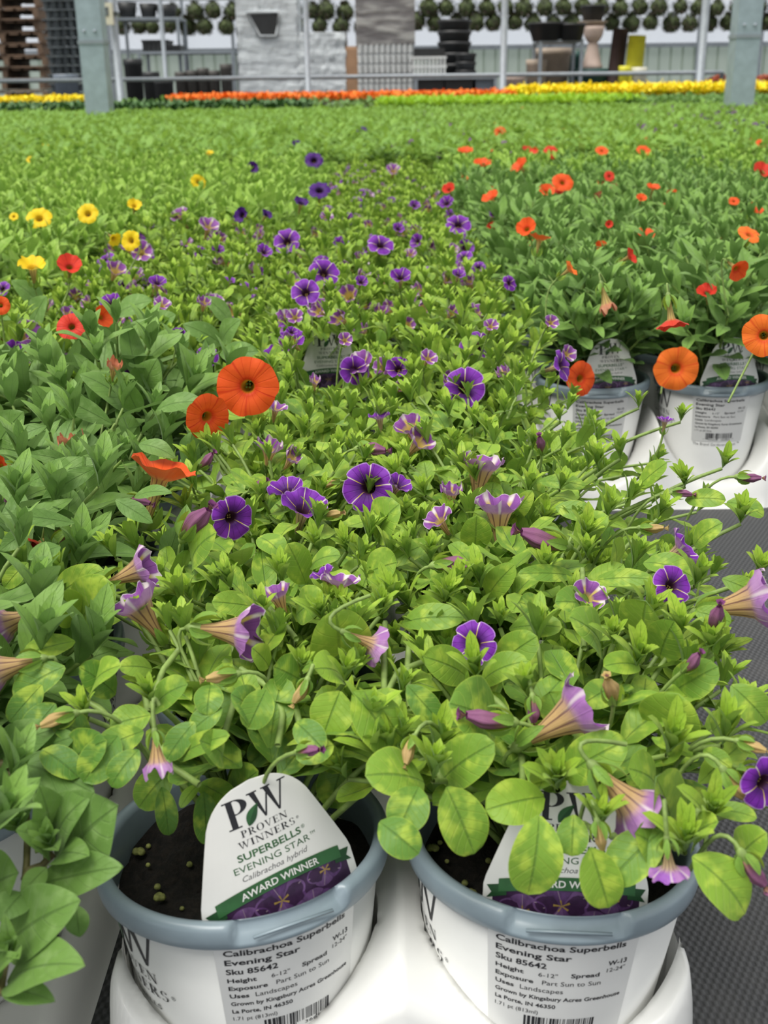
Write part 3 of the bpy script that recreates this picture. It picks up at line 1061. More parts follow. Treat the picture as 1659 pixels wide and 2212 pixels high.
def tag_art(lines, banner=True):
    top = []
    logo(top, 0.5, 32.0, 0.92, 0, 1, 2, 1)
    put_text(top, lines[0], 0, 20.0, 2.6, 25, 0.02, 0, 1, 1, 'c')
    put_text(top, '®', 13.0, 21.3, 1.4, None, 0, 0, 1, 1)
    put_text(top, lines[1], 0, 16.0, 2.5, 30, 0, 0, 1, 1, 'c')
    put_text(top, 'TM', 15.5, 17.4, 1.1, 2.2, 0, 0, 1, 1)
    put_text(top, 'Calibrachoa hybrid', 0, 12.6, 2.1, 26, 0, 0.3, 3, 1, 'c')
    ban = []
    arc = lambda x: -(x / 26.0) ** 2 * 3.2
    xs = np.linspace(-25, 25, 31)
    for a, c in zip(xs[:-1], xs[1:]):
        ban.append((np.array([[a, 6.0 + arc(a)], [c, 6.0 + arc(c)], [c, 11.0 + arc(c)], [a, 11.0 + arc(a)]]), [[0, 1, 2, 3]], 0, 3))
    for sgn in (-1, 1):
        q = np.array([[sgn * 22, 3.2], [sgn * 29.3, 1.2], [sgn * 27.5, 3.6], [sgn * 29.3, 6.0], [sgn * 22, 7.6]])
        idx = [[0, 1, 2], [0, 2, 3], [0, 3, 4]]
        if sgn < 0: idx = [i[::-1] for i in idx]
        ban.append((q + [0, -1.0], idx, 1, 2))
    put_text(ban, 'AWARD WINNER', 0, 7.2, 2.6, 31, 0.015, 0, 2, 4, 'c', arc)
    pic = []
    arcp = lambda x: -(x / 26.0) ** 2 * 3.2
    xs = np.linspace(-27, 27, 31)
    for a, c in zip(xs[:-1], xs[1:]):
        pic.append((np.array([[a, -14], [c, -14], [c, 7.0 + arcp(c)], [a, 7.0 + arcp(a)]]), [[0, 1, 2, 3]], 1, 1))
    R = random.Random(9)
    def clipy(P, z):
        P = P.copy()
        P[:, 1] = np.clip(P[:, 1], -14, 6.4 + arcp(P[:, 0])); P[:, 0] = np.clip(P[:, 0], -26.8, 26.8)
        return P
    for cx, cy, rr_, z in ((-16, -3, 9, 1.3), (17, 2.5, 8, 1.3), (-2, 0, 10.5, 1.6), (9, -8, 9, 1.9), (-12, -13, 9, 1.9)):
        for k in range(5):
            a0 = k * 2 * PI / 5 + cx
            pts = [[cx, cy]]
            for i in range(11):
                a = a0 + (i / 10 - .5) * 2 * PI / 5 * 0.98
                r_ = rr_ * (0.86 + 0.14 * math.sin(PI * i / 10))
                pts.append([cx + r_ * math.cos(a), cy + r_ * math.sin(a) * .72])
            pic.append((clipy(np.array(pts), z), [[0, i, i + 1] for i in range(1, 11)], 0 if k % 2 else 4, z))
            for wd, m_, zz, r1 in ((0.35, 2, z + .12, .95), (0.9, 3, z + .18, .30)):
                d = np.array([math.cos(a0), math.sin(a0) * .72]); pn = np.array([-d[1], d[0]])
                c0 = np.array([cx, cy])
                pic.append((clipy(np.array([c0 - pn * .15, c0 + d * rr_ * r1 - pn * wd / 2, c0 + d * rr_ * r1 + pn * wd / 2, c0 + pn * .15]), z), [[0, 1, 2, 3]], m_, zz))
    return top, ban, pic


M['ink_purple2'] = plain('ink_purple_light', (0.115, 0.055, 0.155), 0.4, 0, 0.35, 220)
t_, b_, p_ = tag_art(('SUPERBELLS', 'EVENING STAR'))
ME_TAGTXT = art_mesh('lettering', t_, tag_map, ['ink', 'ink_green', 'ink_green_dark', 'ink_grey'], 0.00007)
ME_BAN = art_mesh('banner', b_, tag_map, ['ink_green', 'ink_green_dark', 'tag_white'], 0.00012)
ME_PIC = art_mesh('flower_picture', p_, tag_map, ['ink_purple', 'ink_violet_dark', 'ink_lilac', 'ink_yellow', 'ink_purple2'], 0.00007)


def make_tag(pos, az, lean, label, tilt=None, group=None, roll=0.0):
    """pos: pot origin; the card stands inside the front of the rim at azimuth az, leaning back"""
    px_, py_, pz_ = pos
    r = 0.0462
    T_ = tilt or Matrix.Identity(3)
    loc = Vector((px_, py_, pz_ + .1)) + T_ @ Vector((r * math.sin(az), -r * math.cos(az), 0.0200))
    t = thing('plant_tag', label, 'plant tag', loc, 0, group)
    t.rotation_euler = (T_ @ Matrix.Rotation(az, 3, 'Z') @ Matrix.Rotation(-lean, 3, 'X') @ Matrix.Rotation(roll, 3, 'Y')).to_euler()
    link('card', ME_CARD, t); link('lettering', ME_TAGTXT, t); link('banner', ME_BAN, t); link('flower_picture', ME_PIC, t)
    return t


# ------------------------------------------------------------------ tray
def tray_mesh(nx, ny, pitch, res=0.0022, lo=0.022, hi=0.066, pw=2.6, m_=0.006, fall=0.016):
    W = nx * pitch; D = ny * pitch
    gx = np.arange(-.014, W + .014 + res, res); gy = np.arange(-.014, D + .014 + res, res)
    X, Yy = np.meshgrid(gx, gy, indexing='ij')
    # distance to the rounded outer edge
    rc = 0.030
    cx, cy = W / 2, D / 2
    qx = np.abs(X - cx) - (W / 2 + m_ - rc); qy = np.abs(Yy - cy) - (D / 2 + m_ - rc)
    sd_ = np.hypot(np.maximum(qx, 0), np.maximum(qy, 0)) + np.minimum(np.maximum(qx, qy), 0) - rc   # <0 inside
    # ridges high between columns, scooped along the rows' fronts
    fx = np.abs(((X / pitch) % 1) - 0.5) * 2       # 0 on a pot's axis, 1 midway
    fx = np.where((X < 0) | (X > W), 1.0, fx)
    fy = np.abs(((Yy / pitch) % 1) - 0.5) * 2
    fy = np.where((Yy < 0) | (Yy > D), 1.0, fy)
    h = lo + hi * np.clip(fx, 0, 1) ** pw * (1 - 0.25 * fy ** 2)
    edge = np.clip(-sd_ / fall, 0, 1)
    h = h * (1 - (1 - edge) ** 2.5)
    h = np.where(sd_ > 0, 0.0, h)
    # cups
    ix = np.clip(np.floor(X / pitch), 0, nx - 1); iy = np.clip(np.floor(Yy / pitch), 0, ny - 1)
    ccx = (ix + .5) * pitch; ccy = (iy + .5) * pitch
    dx = X - ccx; dy = Yy - ccy
    d = np.hypot(dx, dy)
    rcup = pot_r(np.clip(h, 0.0, 0.1)) + 0.0022
    inside = d < rcup
    near = (d >= rcup) & (d < rcup + res * 0.75)
    k = np.where(near, rcup / np.maximum(d, 1e-6), 1.0)
    ki = inside & (d > rcup - res * 0.75)
    k = np.where(ki, (rcup - 0.0003) / np.maximum(d, 1e-6), k)
    X2 = ccx + dx * k; Y2 = ccy + dy * k
    h = np.where(inside & ~ki, 0.001, h); h = np.where(ki, 0.004, h)
    P = np.stack([X2, Y2, h], -1)
    idx = np.arange(P.shape[0] * P.shape[1]).reshape(P.shape[:2])
    q = np.stack([idx[:-1, :-1], idx[1:, :-1], idx[1:, 1:], idx[:-1, 1:]], -1).reshape(-1, 4)
    keep = (sd_.reshape(-1)[q] <= res * 1.2).all(1)
    mb = MB(); mb.add(P.reshape(-1, 3), q[keep])
    return mb.mesh('carry_tray', 'tray_white')


PX = 0.1215
TRAY24 = tray_mesh(2, 4, PX)
TRAYH = tray_mesh(2, 4, PX, 0.0020, 0.056, 0.036, 1.3, -0.005, 0.008)
TRAYL = tray_mesh(2, 4, PX, 0.0022, 0.018, 0.012, 1.3, 0.001)
TRAYF = tray_mesh(2, 4, PX, 0.006)

# pot positions ---------------------------------------------------
XL, XR = -0.0565, 0.0638
Y0 = 0.364
POTS = []                         # x, y, kind, az
def add_tray(x0, y0, label, fine=False, group=None):
    o = link('carry_tray', (TRAYH if y0 == Y0 else TRAYL if y0 < .5 else TRAY24) if fine else TRAYF, None, (x0 - PX / 2, y0 - PX / 2, 0.0))
    tag(o, label, 'tray', group)
    return o


def kind_at(x, y):
    if x < -0.12:
        return 'star' if ((y < 1.75 and x > -0.33) or (y < 1.2 and x > -0.48)) else 'mid'
    if x < 0.15:
        return 'star'
    return 'dark' if y < 2.5 or (y < 2.9 and int(x * 53 + y * 31) % 2) else 'mid'


add_tray(XL, Y0, 'white plastic carry tray holding the two big pots in front', True)
for r_ in range(4):
    for x in (XL, XR):
        POTS.append([x, Y0 + PX * r_, 'star', 0.0])
TG = 'white carry trays under the plants further back'
TGL = 'white carry tray almost hidden under the plants further back'
# left tray, one step apart
LX = -0.186 - PX
add_tray(LX - 0.013, 0.290, 'white plastic carry tray at the bottom left corner', True)
for r_ in range(4):
    for c_ in (0, 1):
        POTS.append([LX - 0.013 + c_ * PX, 0.290 + PX * r_, 'dark', 0.35])
# right rear block starts at y .975
RX = 0.213
GX = []
TAGROW = 1.075
add_tray(LX - 0.013, 0.790, TGL, False, TG)
for r_ in range(2):
    for c_ in (0, 1):
        POTS.append([LX - 0.013 + c_ * PX, 0.79 + PX * r_, 'dark' if r_ == 0 else 'star', 0.0])
for blk in range(6):
    x0 = RX + blk * (2 * PX + 0.018)
    for rb in range(6):
        y0 = 1.102 + rb * (4 * PX + 0.02)
        GX.append((x0, y0))
for blk in range(7):
    x0 = XL - 0.0 - blk * (2 * PX + 0.018)
    for rb in range(6):
        y0 = (1.075 if blk else 0.857) + rb * (4 * PX + 0.02)
        GX.append((x0, y0))
seen = 0
for x0, y0 in GX:
    cx, cy = x0 + PX / 2, y0 + 1.5 * PX
    lim = 0.38 * (cy + 0.25) + 0.14
    if abs(cx) > lim or y0 > 3.1:
        continue
    if abs(x0 - RX) < 1e-6 and abs(y0 - 1.102) < 1e-6:
        add_tray(x0, y0, 'white carry tray under the two labelled pots at the right edge', True)
    elif cy < 2.4:
        add_tray(x0, y0, TGL, False, TG)
    for r_ in range(4):
        for c_ in (0, 1):
            x, y = x0 + c_ * PX, y0 + r_ * PX
            if abs(x) < 0.37 * y + 0.12 and y < 3.2:
                POTS.append([x, y, kind_at(x, y), 0.0])

# ------------------------------------------------------------------ hero leaves (foreground shoots as the photo shows them)
def hero_Y(py):
    return float(np.interp(py, [500, 600, 700, 850, 1000, 1100, 1240, 1370, 1500, 1700, 1900, 2200], [1.5, 1.20, .98, .76, .61, .535, .455, .40, .358, .318, .284, .25]))


HERO = [  # bx,by, tx,ty, w, tone, shape
 (728,1440,725,1317,92,.75,'ob'),(738,1462,680,1445,52,.9,'ob'),(735,1493,700,1585,96,.8,'round'),(762,1495,850,1625,105,.55,'ob'),
 (575,1490,535,1575,70,.3,'ob'),(325,1545,237,1568,64,.6,'round'),(328,1446,257,1440,40,.7,'ob'),(162,1385,52,1415,48,.7,'ob'),
 (160,1350,130,1280,50,.8,'ob'),(175,1350,243,1262,72,.6,'ob'),(115,1300,225,1232,48,.6,'ob'),(555,1312,458,1300,50,.65,'ob'),
 (198,1500,260,1438,44,.75,'ob'),(333,1535,408,1478,44,.35,'ob'),(140,1440,30,1510,70,.15,'ob'),(455,1480,447,1545,55,.2,'ob'),
 (480,1530,410,1585,50,.2,'ob'),(310,1580,205,1632,64,.3,'ob'),(255,1590,180,1690,84,.12,'ob'),(368,1665,300,1745,76,.35,'ob'),
 (383,1640,497,1588,32,.4,'ob'),(430,1692,505,1735,46,.4,'ob'),(500,1732,558,1665,50,.35,'ob'),(430,1695,390,1745,22,.6,'ob'),
 (745,1640,715,1745,80,.3,'ob'),(915,1690,790,1675,84,.6,'ob'),(955,1687,1068,1605,76,.5,'ob'),(965,1700,1025,1845,102,.45,'ob'),
 (1175,1722,1049,1750,92,.8,'ob'),(1165,1762,1140,1932,112,.5,'ob'),(1275,1830,1315,1962,82,.65,'ob'),(1495,1850,1610,1975,98,.7,'ob'),
 (1448,1808,1415,1677,82,.6,'ob'),(1430,1795,1315,1905,100,.3,'ob'),(1500,1835,1550,1775,46,.7,'ob'),(1540,1752,1635,1768,40,.5,'ob'),
 (1215,1680,1355,1600,92,.5,'ob'),(1065,1580,972,1520,96,.3,'round'),(1070,1440,1160,1375,72,.55,'ob'),(1040,1475,1140,1428,50,.75,'ob'),
 (1005,1460,912,1418,56,.65,'ob'),(868,1345,1004,1335,56,.5,'ob'),(1282,1255,1412,1252,38,.5,'ob'),(1100,1358,1215,1355,50,.6,'ob'),
 (1395,1382,1397,1297,68,.6,'ob'),(1425,1420,1457,1342,62,.45,'ob'),(1300,1410,1232,1333,58,.5,'ob'),(1382,1440,1302,1440,40,.7,'ob'),
 (1455,1495,1552,1440,74,.3,'round'),(1440,1592,1465,1500,104,.65,'round'),(1425,1635,1480,1595,50,.6,'ob'),(1415,1695,1355,1660,60,.6,'ob'),
 (1190,1688,1175,1628,50,.6,'ob'),(1050,1295,1112,1220,44,.7,'ob'),(1002,1290,928,1255,44,.5,'ob'),(1240,1245,1118,1240,34,.4,'ob'),
 (1390,1215,1500,1250,54,.45,'ob'),(1025,1192,1030,1115,56,.55,'ob'),(1245,1190,1313,1115,54,.7,'ob'),(1330,1225,1325,1165,34,.7,'ob'),
 (1165,1040,1265,1050,32,.4,'ob'),(1200,1095,1290,1120,44,.4,'ob'),(1480,1080,1568,1080,40,.5,'ob'),(1570,1085,1650,1115,38,.5,'ob'),
 (815,1165,862,1090,62,.6,'ob'),(940,1170,835,1220,44,.5,'ob'),(415,1225,470,1150,58,.65,'ob'),(660,1260,622,1175,54,.6,'ob'),
 (670,1225,735,1200,30,.6,'ob'),(790,1240,860,1215,60,.6,'ob'),(905,1700,860,1800,90,.2,'ob'),(1180,1330,1120,1300,40,.3,'ob'),
 (820,1775,905,1845,80,.12,'ob'),(1240,1760,1235,1850,70,.3,'ob'),(1580,1480,1655,1560,70,.5,'ob'),(1600,1860,1655,1800,50,.6,'ob'),
 (580,1440,545,1400,36,.8,'ob'),(650,1470,590,1440,70,.2,'round'),(1430,1850,1370,1800,60,.4,'ob'),(880,1480,950,1560,60,.1,'ob'),
 (640,1330,700,1290,50,.5,'ob'),(560,1160,610,1200,44,.5,'ob'),(60,1215,10,1270,40,.6,'ob'),(1560,1250,1645,1290,44,.5,'ob'),
 (1280,1320,1200,1300,44,.3,'ob'),(1100,1130,1150,1060,36,.6,'ob'),(1380,1050,1440,1000,36,.7,'ob'),(1500,1180,1560,1130,40,.6,'ob'),
 (720,1610,640,1640,60,.15,'ob'),(600,1600,540,1650,60,.15,'ob'),(480,1640,430,1600,44,.3,'ob'),(770,1330,850,1290,44,.5,'ob'),
 (1500,1320,1580,1345,44,.5,'ob'),(1520,1620,1580,1660,40,.5,'ob'),(1330,1480,1260,1520,50,.3,'ob'),(1540,1580,1600,1540,36,.6,'ob'),
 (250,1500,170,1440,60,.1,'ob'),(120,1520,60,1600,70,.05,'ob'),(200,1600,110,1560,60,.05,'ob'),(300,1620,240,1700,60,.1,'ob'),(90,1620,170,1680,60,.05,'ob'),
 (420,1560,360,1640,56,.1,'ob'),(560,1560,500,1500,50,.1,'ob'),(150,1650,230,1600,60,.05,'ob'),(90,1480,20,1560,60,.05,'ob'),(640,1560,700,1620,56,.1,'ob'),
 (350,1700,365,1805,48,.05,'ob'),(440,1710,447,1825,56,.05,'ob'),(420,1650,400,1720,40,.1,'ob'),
]
HERO_R = [  # rosette px,py, scale, number
 (745,1462,1.1),(300,1330,.9),(395,1290,1.2),(560,1335,1.1),(330,1505,.9),(650,1440,.8),(190,1540,.9),(935,1675,1.2),(1030,1455,1.3),(1205,1695,1.4),
 (1375,1430,1.3),(1290,1790,1.3),(1480,1830,1.3),(1440,1620,1.4),(1325,1380,1.1),(1310,1110,1.3),(1260,1160,1.3),(1270,1195,1.0),(1080,1345,.9),
 (1145,1500,1.2),(610,1250,1.2),(690,1180,1.2),(875,1110,1.1),(1030,1030,1.2),(1290,1000,1.2),(1150,960,1.0),(1340,980,1.1),(750,1180,1.0),(55,1220,1.5),
 (250,1195,1.1),(455,960,1.0),(560,935,1.0),(820,1320,1.2),(850,1290,1.1),(1470,1370,1.2),(1540,1400,1.1),(1500,1255,1.3),(1420,1110,1.1),(1480,1040,1.1),
 (1560,1600,1.4),(1530,1760,1.2),(1600,1120,1.3),(930,1200,1.2),(1040,1260,1.2),(1180,1230,1.2),(960,1290,1.1),(500,1260,1.1),(140,1245,1.2),(700,1330,1.0),
 (980,960,1.0),(1090,880,1.0),(1210,900,1.0),(880,1010,1.0),(740,960,1.0),(640,990,1.0),(1380,870,1.0),(1470,900,1.0),(1560,1000,1.0),(1640,1240,1.2),
]
HERO_D = [  # darker lance leaved plants on the left
 (305,860,340,775,62,.5),(290,890,172,808,58,.4),(240,915,108,848,45,.3),(340,885,445,872,36,.3),(300,890,268,818,40,.6),(225,1060,180,985,64,.5),
 (60,1045,245,1003,44,.4),(160,1130,2,1110,38,.2),(-5,960,50,890,60,.4),(290,1075,372,1065,22,.4),(480,745,395,700,45,.3),(475,765,560,760,40,.3),
 (165,755,275,745,20,.4),(95,670,25,605,44,.3),(60,720,0,690,40,.3),(70,700,100,640,36,.4),(190,760,240,700,40,.4),(110,900,70,830,36,.5),
 (100,920,20,960,30,.3),(210,1010,90,1080,40,.2),(250,1080,330,1130,40,.2),(480,740,520,690,34,.5),(500,700,440,640,36,.4),(300,960,380,990,34,.3),
 (150,1000,60,980,30,.3),(230,1000,250,930,30,.6),(60,1150,0,1190,40,.2),(130,1180,60,1210,36,.2),(320,720,380,680,40,.4),(250,680,330,650,36,.4),
]
HERO_B = [  # nearest plant at the bottom left corner
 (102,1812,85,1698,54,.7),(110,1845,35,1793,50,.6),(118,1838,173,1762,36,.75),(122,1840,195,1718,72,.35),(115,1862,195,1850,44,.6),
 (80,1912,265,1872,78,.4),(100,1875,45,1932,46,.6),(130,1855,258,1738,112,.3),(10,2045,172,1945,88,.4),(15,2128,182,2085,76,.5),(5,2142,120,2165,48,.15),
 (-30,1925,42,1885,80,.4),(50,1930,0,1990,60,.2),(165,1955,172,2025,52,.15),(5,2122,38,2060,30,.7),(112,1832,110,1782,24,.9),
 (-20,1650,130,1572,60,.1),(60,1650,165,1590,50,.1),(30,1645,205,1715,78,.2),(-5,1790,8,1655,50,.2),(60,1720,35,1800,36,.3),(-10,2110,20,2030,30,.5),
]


def hero_leaves(mb, lst, org, shape=None, dY=0.0, stemR=0.0011, zmin=0.13, yoff=None):
    R = random.Random(21)
    org = np.array(org)
    for h in lst:
        bx, by, tx, ty, wpx, tn = h[:6]
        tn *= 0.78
        shp = h[6] if len(h) > 6 else shape
        Yb = (yoff or hero_Y)((by + ty) / 2) + dY
        if yoff is None and 340 < bx < 790 and ty > 1640: Yb += 0.04      # leaves that hang behind the tag, over the soil
        Bp = at(bx, by, Yb + 0.004)
        Tp = at(tx, ty, Yb - 0.004 + R.uniform(-.004, .004))
        _, _, zc = proj((Bp + Tp) / 2)
        Wd = wpx / F * zc
        c = nrm(CAM - (Bp + Tp) / 2)
        d = nrm(Tp - Bp); sd = nrm(np.cross(d, c))
        n = nrm(c * 0.75 + np.array([0, 0, .55]) + sd * R.uniform(-.3, .3))
        nn = nrm(n - d * np.dot(n, d))
        f_ = max(0.55, abs(np.dot(nn, c)))
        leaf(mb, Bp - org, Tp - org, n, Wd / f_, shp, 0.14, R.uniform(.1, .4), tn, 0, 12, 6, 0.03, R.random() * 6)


def hero_ros(mb, lst, org, R, dY=0.0):
    org = np.array(org)
    for px, py, s in lst:
        Y = hero_Y(py) + dY
        p = at(px, py + 12, Y)
        rosette(mb, p - org, nrm([R.uniform(-.25, .25), -0.25 + R.uniform(-.2, .2), 1]), R, 0.95, 0.0115 * s, 13, 'ob', 0.45, .23)
        # shoot below it
        base = np.array([org[0] + R.uniform(-.01, .01), org[1] + R.uniform(-.01, .01), SOIL_Z])
        mid = p * 0.6 + base * 0.4 + np.array([0, 0.012, 0.01])
        mb.tube(bez(base, mid, p, 10) - org, np.linspace(.0016, .0010, 10), 6, 1, cap=False)


# ------------------------------------------------------------------ build plants
def owner(p):
    """index of the nearest pot for a world point"""
    return min(range(len(POTS)), key=lambda i: (POTS[i][0] - p[0]) ** 2 + (POTS[i][1] - p[1]) ** 2)


def front_cull(lo, margin=0.012):
    def f(p):
        px, py, z = proj(p)
        if py > lo: return True
        if lo < 1700 and 530 < px < 775 and py > 1650 and p[1] < 0.35: return True
        if 650 < px < 760 and 735 < py < 850 and p[1] < 1.085: return True    # leave the small tag in view
        return p[1] < hero_Y(py) + margin
    return f


def right_cull(p):
    px, py, z = proj(p)
    if p[1] < 1.0 and 1235 < px < 1700 and 700 < py < 905 + (px - 1235) * .22: return True
    return False


PLANTS = []
near_meshes = {}
VAR = {}
for kd in KINDS:
    for v in range(4):
        VAR[(kd, v)] = gen_foliage(kd, 100 + v, lite=True, dens=1.0).mesh('foliage', [KINDS[kd]['mat'], 'stem'])
for v in range(3):
    VAR[('fine', v)] = gen_foliage('star', 200 + v).mesh('foliage', ['leaf_star', 'stem'])
    VAR[('finedark', v)] = gen_foliage('dark', 200 + v).mesh('foliage', ['leaf_dark', 'stem'])

NAMES = {0: 'potted trailing plant in the front left white pot with its tag and dark soil showing',
         1: 'potted trailing plant in the front right white pot, its leaves hanging over the tag'}
LAB = {
 'star': ('small leaved potted plant with violet and white flowers in the middle rows further back', 'violet flowered plants in the middle rows'),
 'dark_left': ('darker lance leaved potted plant in the rows along the left edge', 'lance leaved plants along the left'),
 'dark_right': ('dark lance leaved potted plant among red and orange blooms right of the violet rows', 'lance leaved plants on the right'),
 'mid_left': ('bright green leafy potted plant in the broad carpet left of the violet rows', 'green plants in the left carpet'),
 'mid_right': ('green leafy potted plant in the far right part of the bed', 'green plants in the far right bed'),
}
TILT = [Matrix.Rotation(math.radians(-3), 3, 'X') @ Matrix.Rotation(math.radians(-2.5), 3, 'Y'), Matrix.Rotation(math.radians(-3), 3, 'X') @ Matrix.Rotation(math.radians(2.5), 3, 'Y')]
roots = []
for i, (x, y, kd, az) in enumerate(POTS):
    near = y < 1.35
    root = thing('potted_calibrachoa', '', 'potted plant', (x, y, 0), 0)
    rs = random.Random(i * 7 + 1)
    org = np.array([x, y, 0.0])
    p = link('pot', ME_POT, root); link('rim', ME_RIM, p)
    if i < 2:
        az_ = math.radians(25 if i == 0 else -2)
        p.rotation_euler = (TILT[i] @ Matrix.Rotation(az_, 3, 'Z')).to_euler()
        p.location = Vector((0, 0, .1)) - TILT[i] @ Vector((0, 0, .1))
    else: p.rotation_euler[2] = rs.uniform(-.3, .3)
    if near:
        link('sticker', ME_PANEL, p); link('sticker_writing', ME_PRINT, p)
        link('pot_logo', ME_POTLOGO, p); link('pot_logo', ME_POTLOGO2, p)
        link('soil', ME_SOIL, root)
    if i < 8:
        row = i // 2
        if i < 2: mb = gen_foliage('star', 300 + i, org, front_cull(1695 if i == 0 else 1740, 0.002), 1.7, stemcull=(lambda q: proj(q)[0] < 455 and proj(q)[1] > 1715) if i == 0 else None, asym=.35 if i == 1 else 0)
        else: mb = gen_foliage('star', 300 + i, org, lambda q: (front_cull(9999, 0.0)(q) or right_cull(q)), 1.5 if i % 2 else 1.15, fullcull=True, asym=.6 if i % 2 else 0)
        root['mb'] = 0
        near_meshes[i] = mb
    elif i < 16:
        mb = gen_foliage('dark', 300 + i, org, lambda q: (proj(q)[1] > 1480 and proj(q)[0] > 225 + max(0, 1700 - proj(q)[1]) * .35) or proj(q)[1] > 1880 or (proj(q)[1] < 1500 and q[1] < hero_Y(proj(q)[1]) - .05), 1.15)
        near_meshes[i] = mb
    elif abs(x - XL) < 1e-6 and y < 1.2 or (abs(x - XR) < 1e-6 and y < 1.0):
        near_meshes[i] = gen_foliage('star', 300 + i, org, lambda q: (650 < proj(q)[0] < 765 and 738 < proj(q)[1] < 840 and q[1] < 1.06), 1.15, fullcull=True)
    else:
        if kd in ('star', 'dark') and y < 1.5:
            me = VAR[('fine' if kd == 'star' else 'finedark', rs.randrange(3))]
        else:
            me = VAR[(kd, rs.randrange(4))]
        fo = link('foliage', me, root, None, rs.uniform(0, 6.28))
        s_ = rs.uniform(.92, 1.12)
        fo.scale = (s_, s_, 1.0 + (s_ - 1) * .5)
        if kd == 'mid': fo.scale = (1.15, 1.15, 1.05)
    roots.append(root)

# hero leaves go to the plant they grow on
for lst, cand, shp, kind_ in ((HERO, range(0, 8), None, 's'), (HERO_D, range(8, 16), 'lan', 'd')):
    by = {}
    for h in lst:
        Yb = hero_Y((h[1] + h[3]) / 2)
        p = at(h[0], h[1], Yb)
        o = min(cand, key=lambda k: (POTS[k][0] - p[0]) ** 2 + (POTS[k][1] - p[1]) ** 2)
        by.setdefault(o, []).append(h)
    for o, ls in by.items():
        hero_leaves(near_meshes[o], ls, (POTS[o][0], POTS[o][1], 0), shp, -0.05 if kind_ == 'd' else 0.0)
R = random.Random(77)
by = {}
for h in HERO_R:
    p = at(h[0], h[1], hero_Y(h[1]))
    o = min(range(0, 8), key=lambda k: (POTS[k][0] - p[0]) ** 2 + (POTS[k][1] - p[1]) ** 2)
    by.setdefault(o, []).append(h)
for o, ls in by.items():
    hero_ros(near_meshes[o], ls, (POTS[o][0], POTS[o][1], 0), R)
# bottom left shoot
KB = 9
hb = lambda py: float(np.interp(py, [1600, 1750, 1900, 2200], [.345, .312, .288, .25]))
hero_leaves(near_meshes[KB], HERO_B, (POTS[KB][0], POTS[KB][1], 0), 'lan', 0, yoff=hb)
orgB = np.array([POTS[KB][0], POTS[KB][1], 0])
for chain in ([(10, 1650), (55, 1720), (60, 1800), (58, 1860), (52, 1930), (15, 2060), (0, 2150)], [(115, 1845), (90, 1870), (58, 1880), (52, 1900)]):
    pts = np.array([at(a, c, hb(c) + 0.006) for a, c in chain])
    near_meshes[KB].tube(pts - orgB, 0.0012, 7, 2, cap=True)
pS = at(10, 1650, hb(1650) + .006)
near_meshes[KB].tube(bez([POTS[KB][0], POTS[KB][1], SOIL_Z], (pS + np.array([POTS[KB][0], POTS[KB][1], SOIL_Z + .06])) / 2 + [0, 0, .02], pS, 8) - orgB, 0.0018, 7, 2)
for px, py in ((112, 1835), (30, 2060), (45, 1795)):
    rosette(near_meshes[KB], at(px, py, hb(py)) - orgB, [0, -.4, 1], R, .8, .011, 7, 'lan', .6, .34)
# visible green stems of the front two plants
for o, chain in ((0, [(655, 1600), (640, 1530), (600, 1460)]), (0, [(480, 1600), (505, 1520), (500, 1490)]), (0, [(600, 1610), (612, 1540), (585, 1490)]),
                 (0, [(430, 1695), (370, 1655), (340, 1600), (325, 1545)]), (0, [(320, 1540), (310, 1480), (300, 1465)]), (0, [(325, 1535), (350, 1450), (385, 1405)]),
                 (0, [(240, 1555), (215, 1530), (180, 1510)]), (0, [(600, 1520), (590, 1490), (520, 1445)]), (0, [(640, 1380), (600, 1330), (555, 1290)]),
                 (1, [(830, 1500), (830, 1400), (832, 1345)]), (1, [(1115, 1565), (1080, 1520), (1030, 1480)]), (1, [(1130, 1690), (1128, 1640), (1118, 1600)]),
                 (1, [(885, 1530), (880, 1440), (885, 1380)]), (1, [(835, 1500), (860, 1450), (915, 1430)]), (1, [(1262, 1400), (1260, 1300), (1258, 1230)]),
                 (1, [(1140, 1510), (1150, 1580), (1100, 1620)]), (1, [(1500, 1760), (1520, 1740), (1560, 1650)]), (1, [(955, 1685), (930, 1640), (900, 1610)])):
    og = np.array([POTS[o][0], POTS[o][1], 0])
    pts = np.array([at(a, c, hero_Y(c) + 0.010) for a, c in chain])
    t = np.linspace(0, len(pts) - 1, 10)
    pp = np.stack([np.interp(t, np.arange(len(pts)), pts[:, k]) for k in range(3)], -1)
    near_meshes[o].tube(pp - og, 0.0013, 6, 1)
for i, mb in near_meshes.items():
    if not mb.v:
        link('foliage', VAR[('finedark', i % 3)], roots[i]); continue
    mb.obj('foliage', [KINDS[POTS[i][2]]['mat'], 'stem', 'stem_brown'], roots[i])

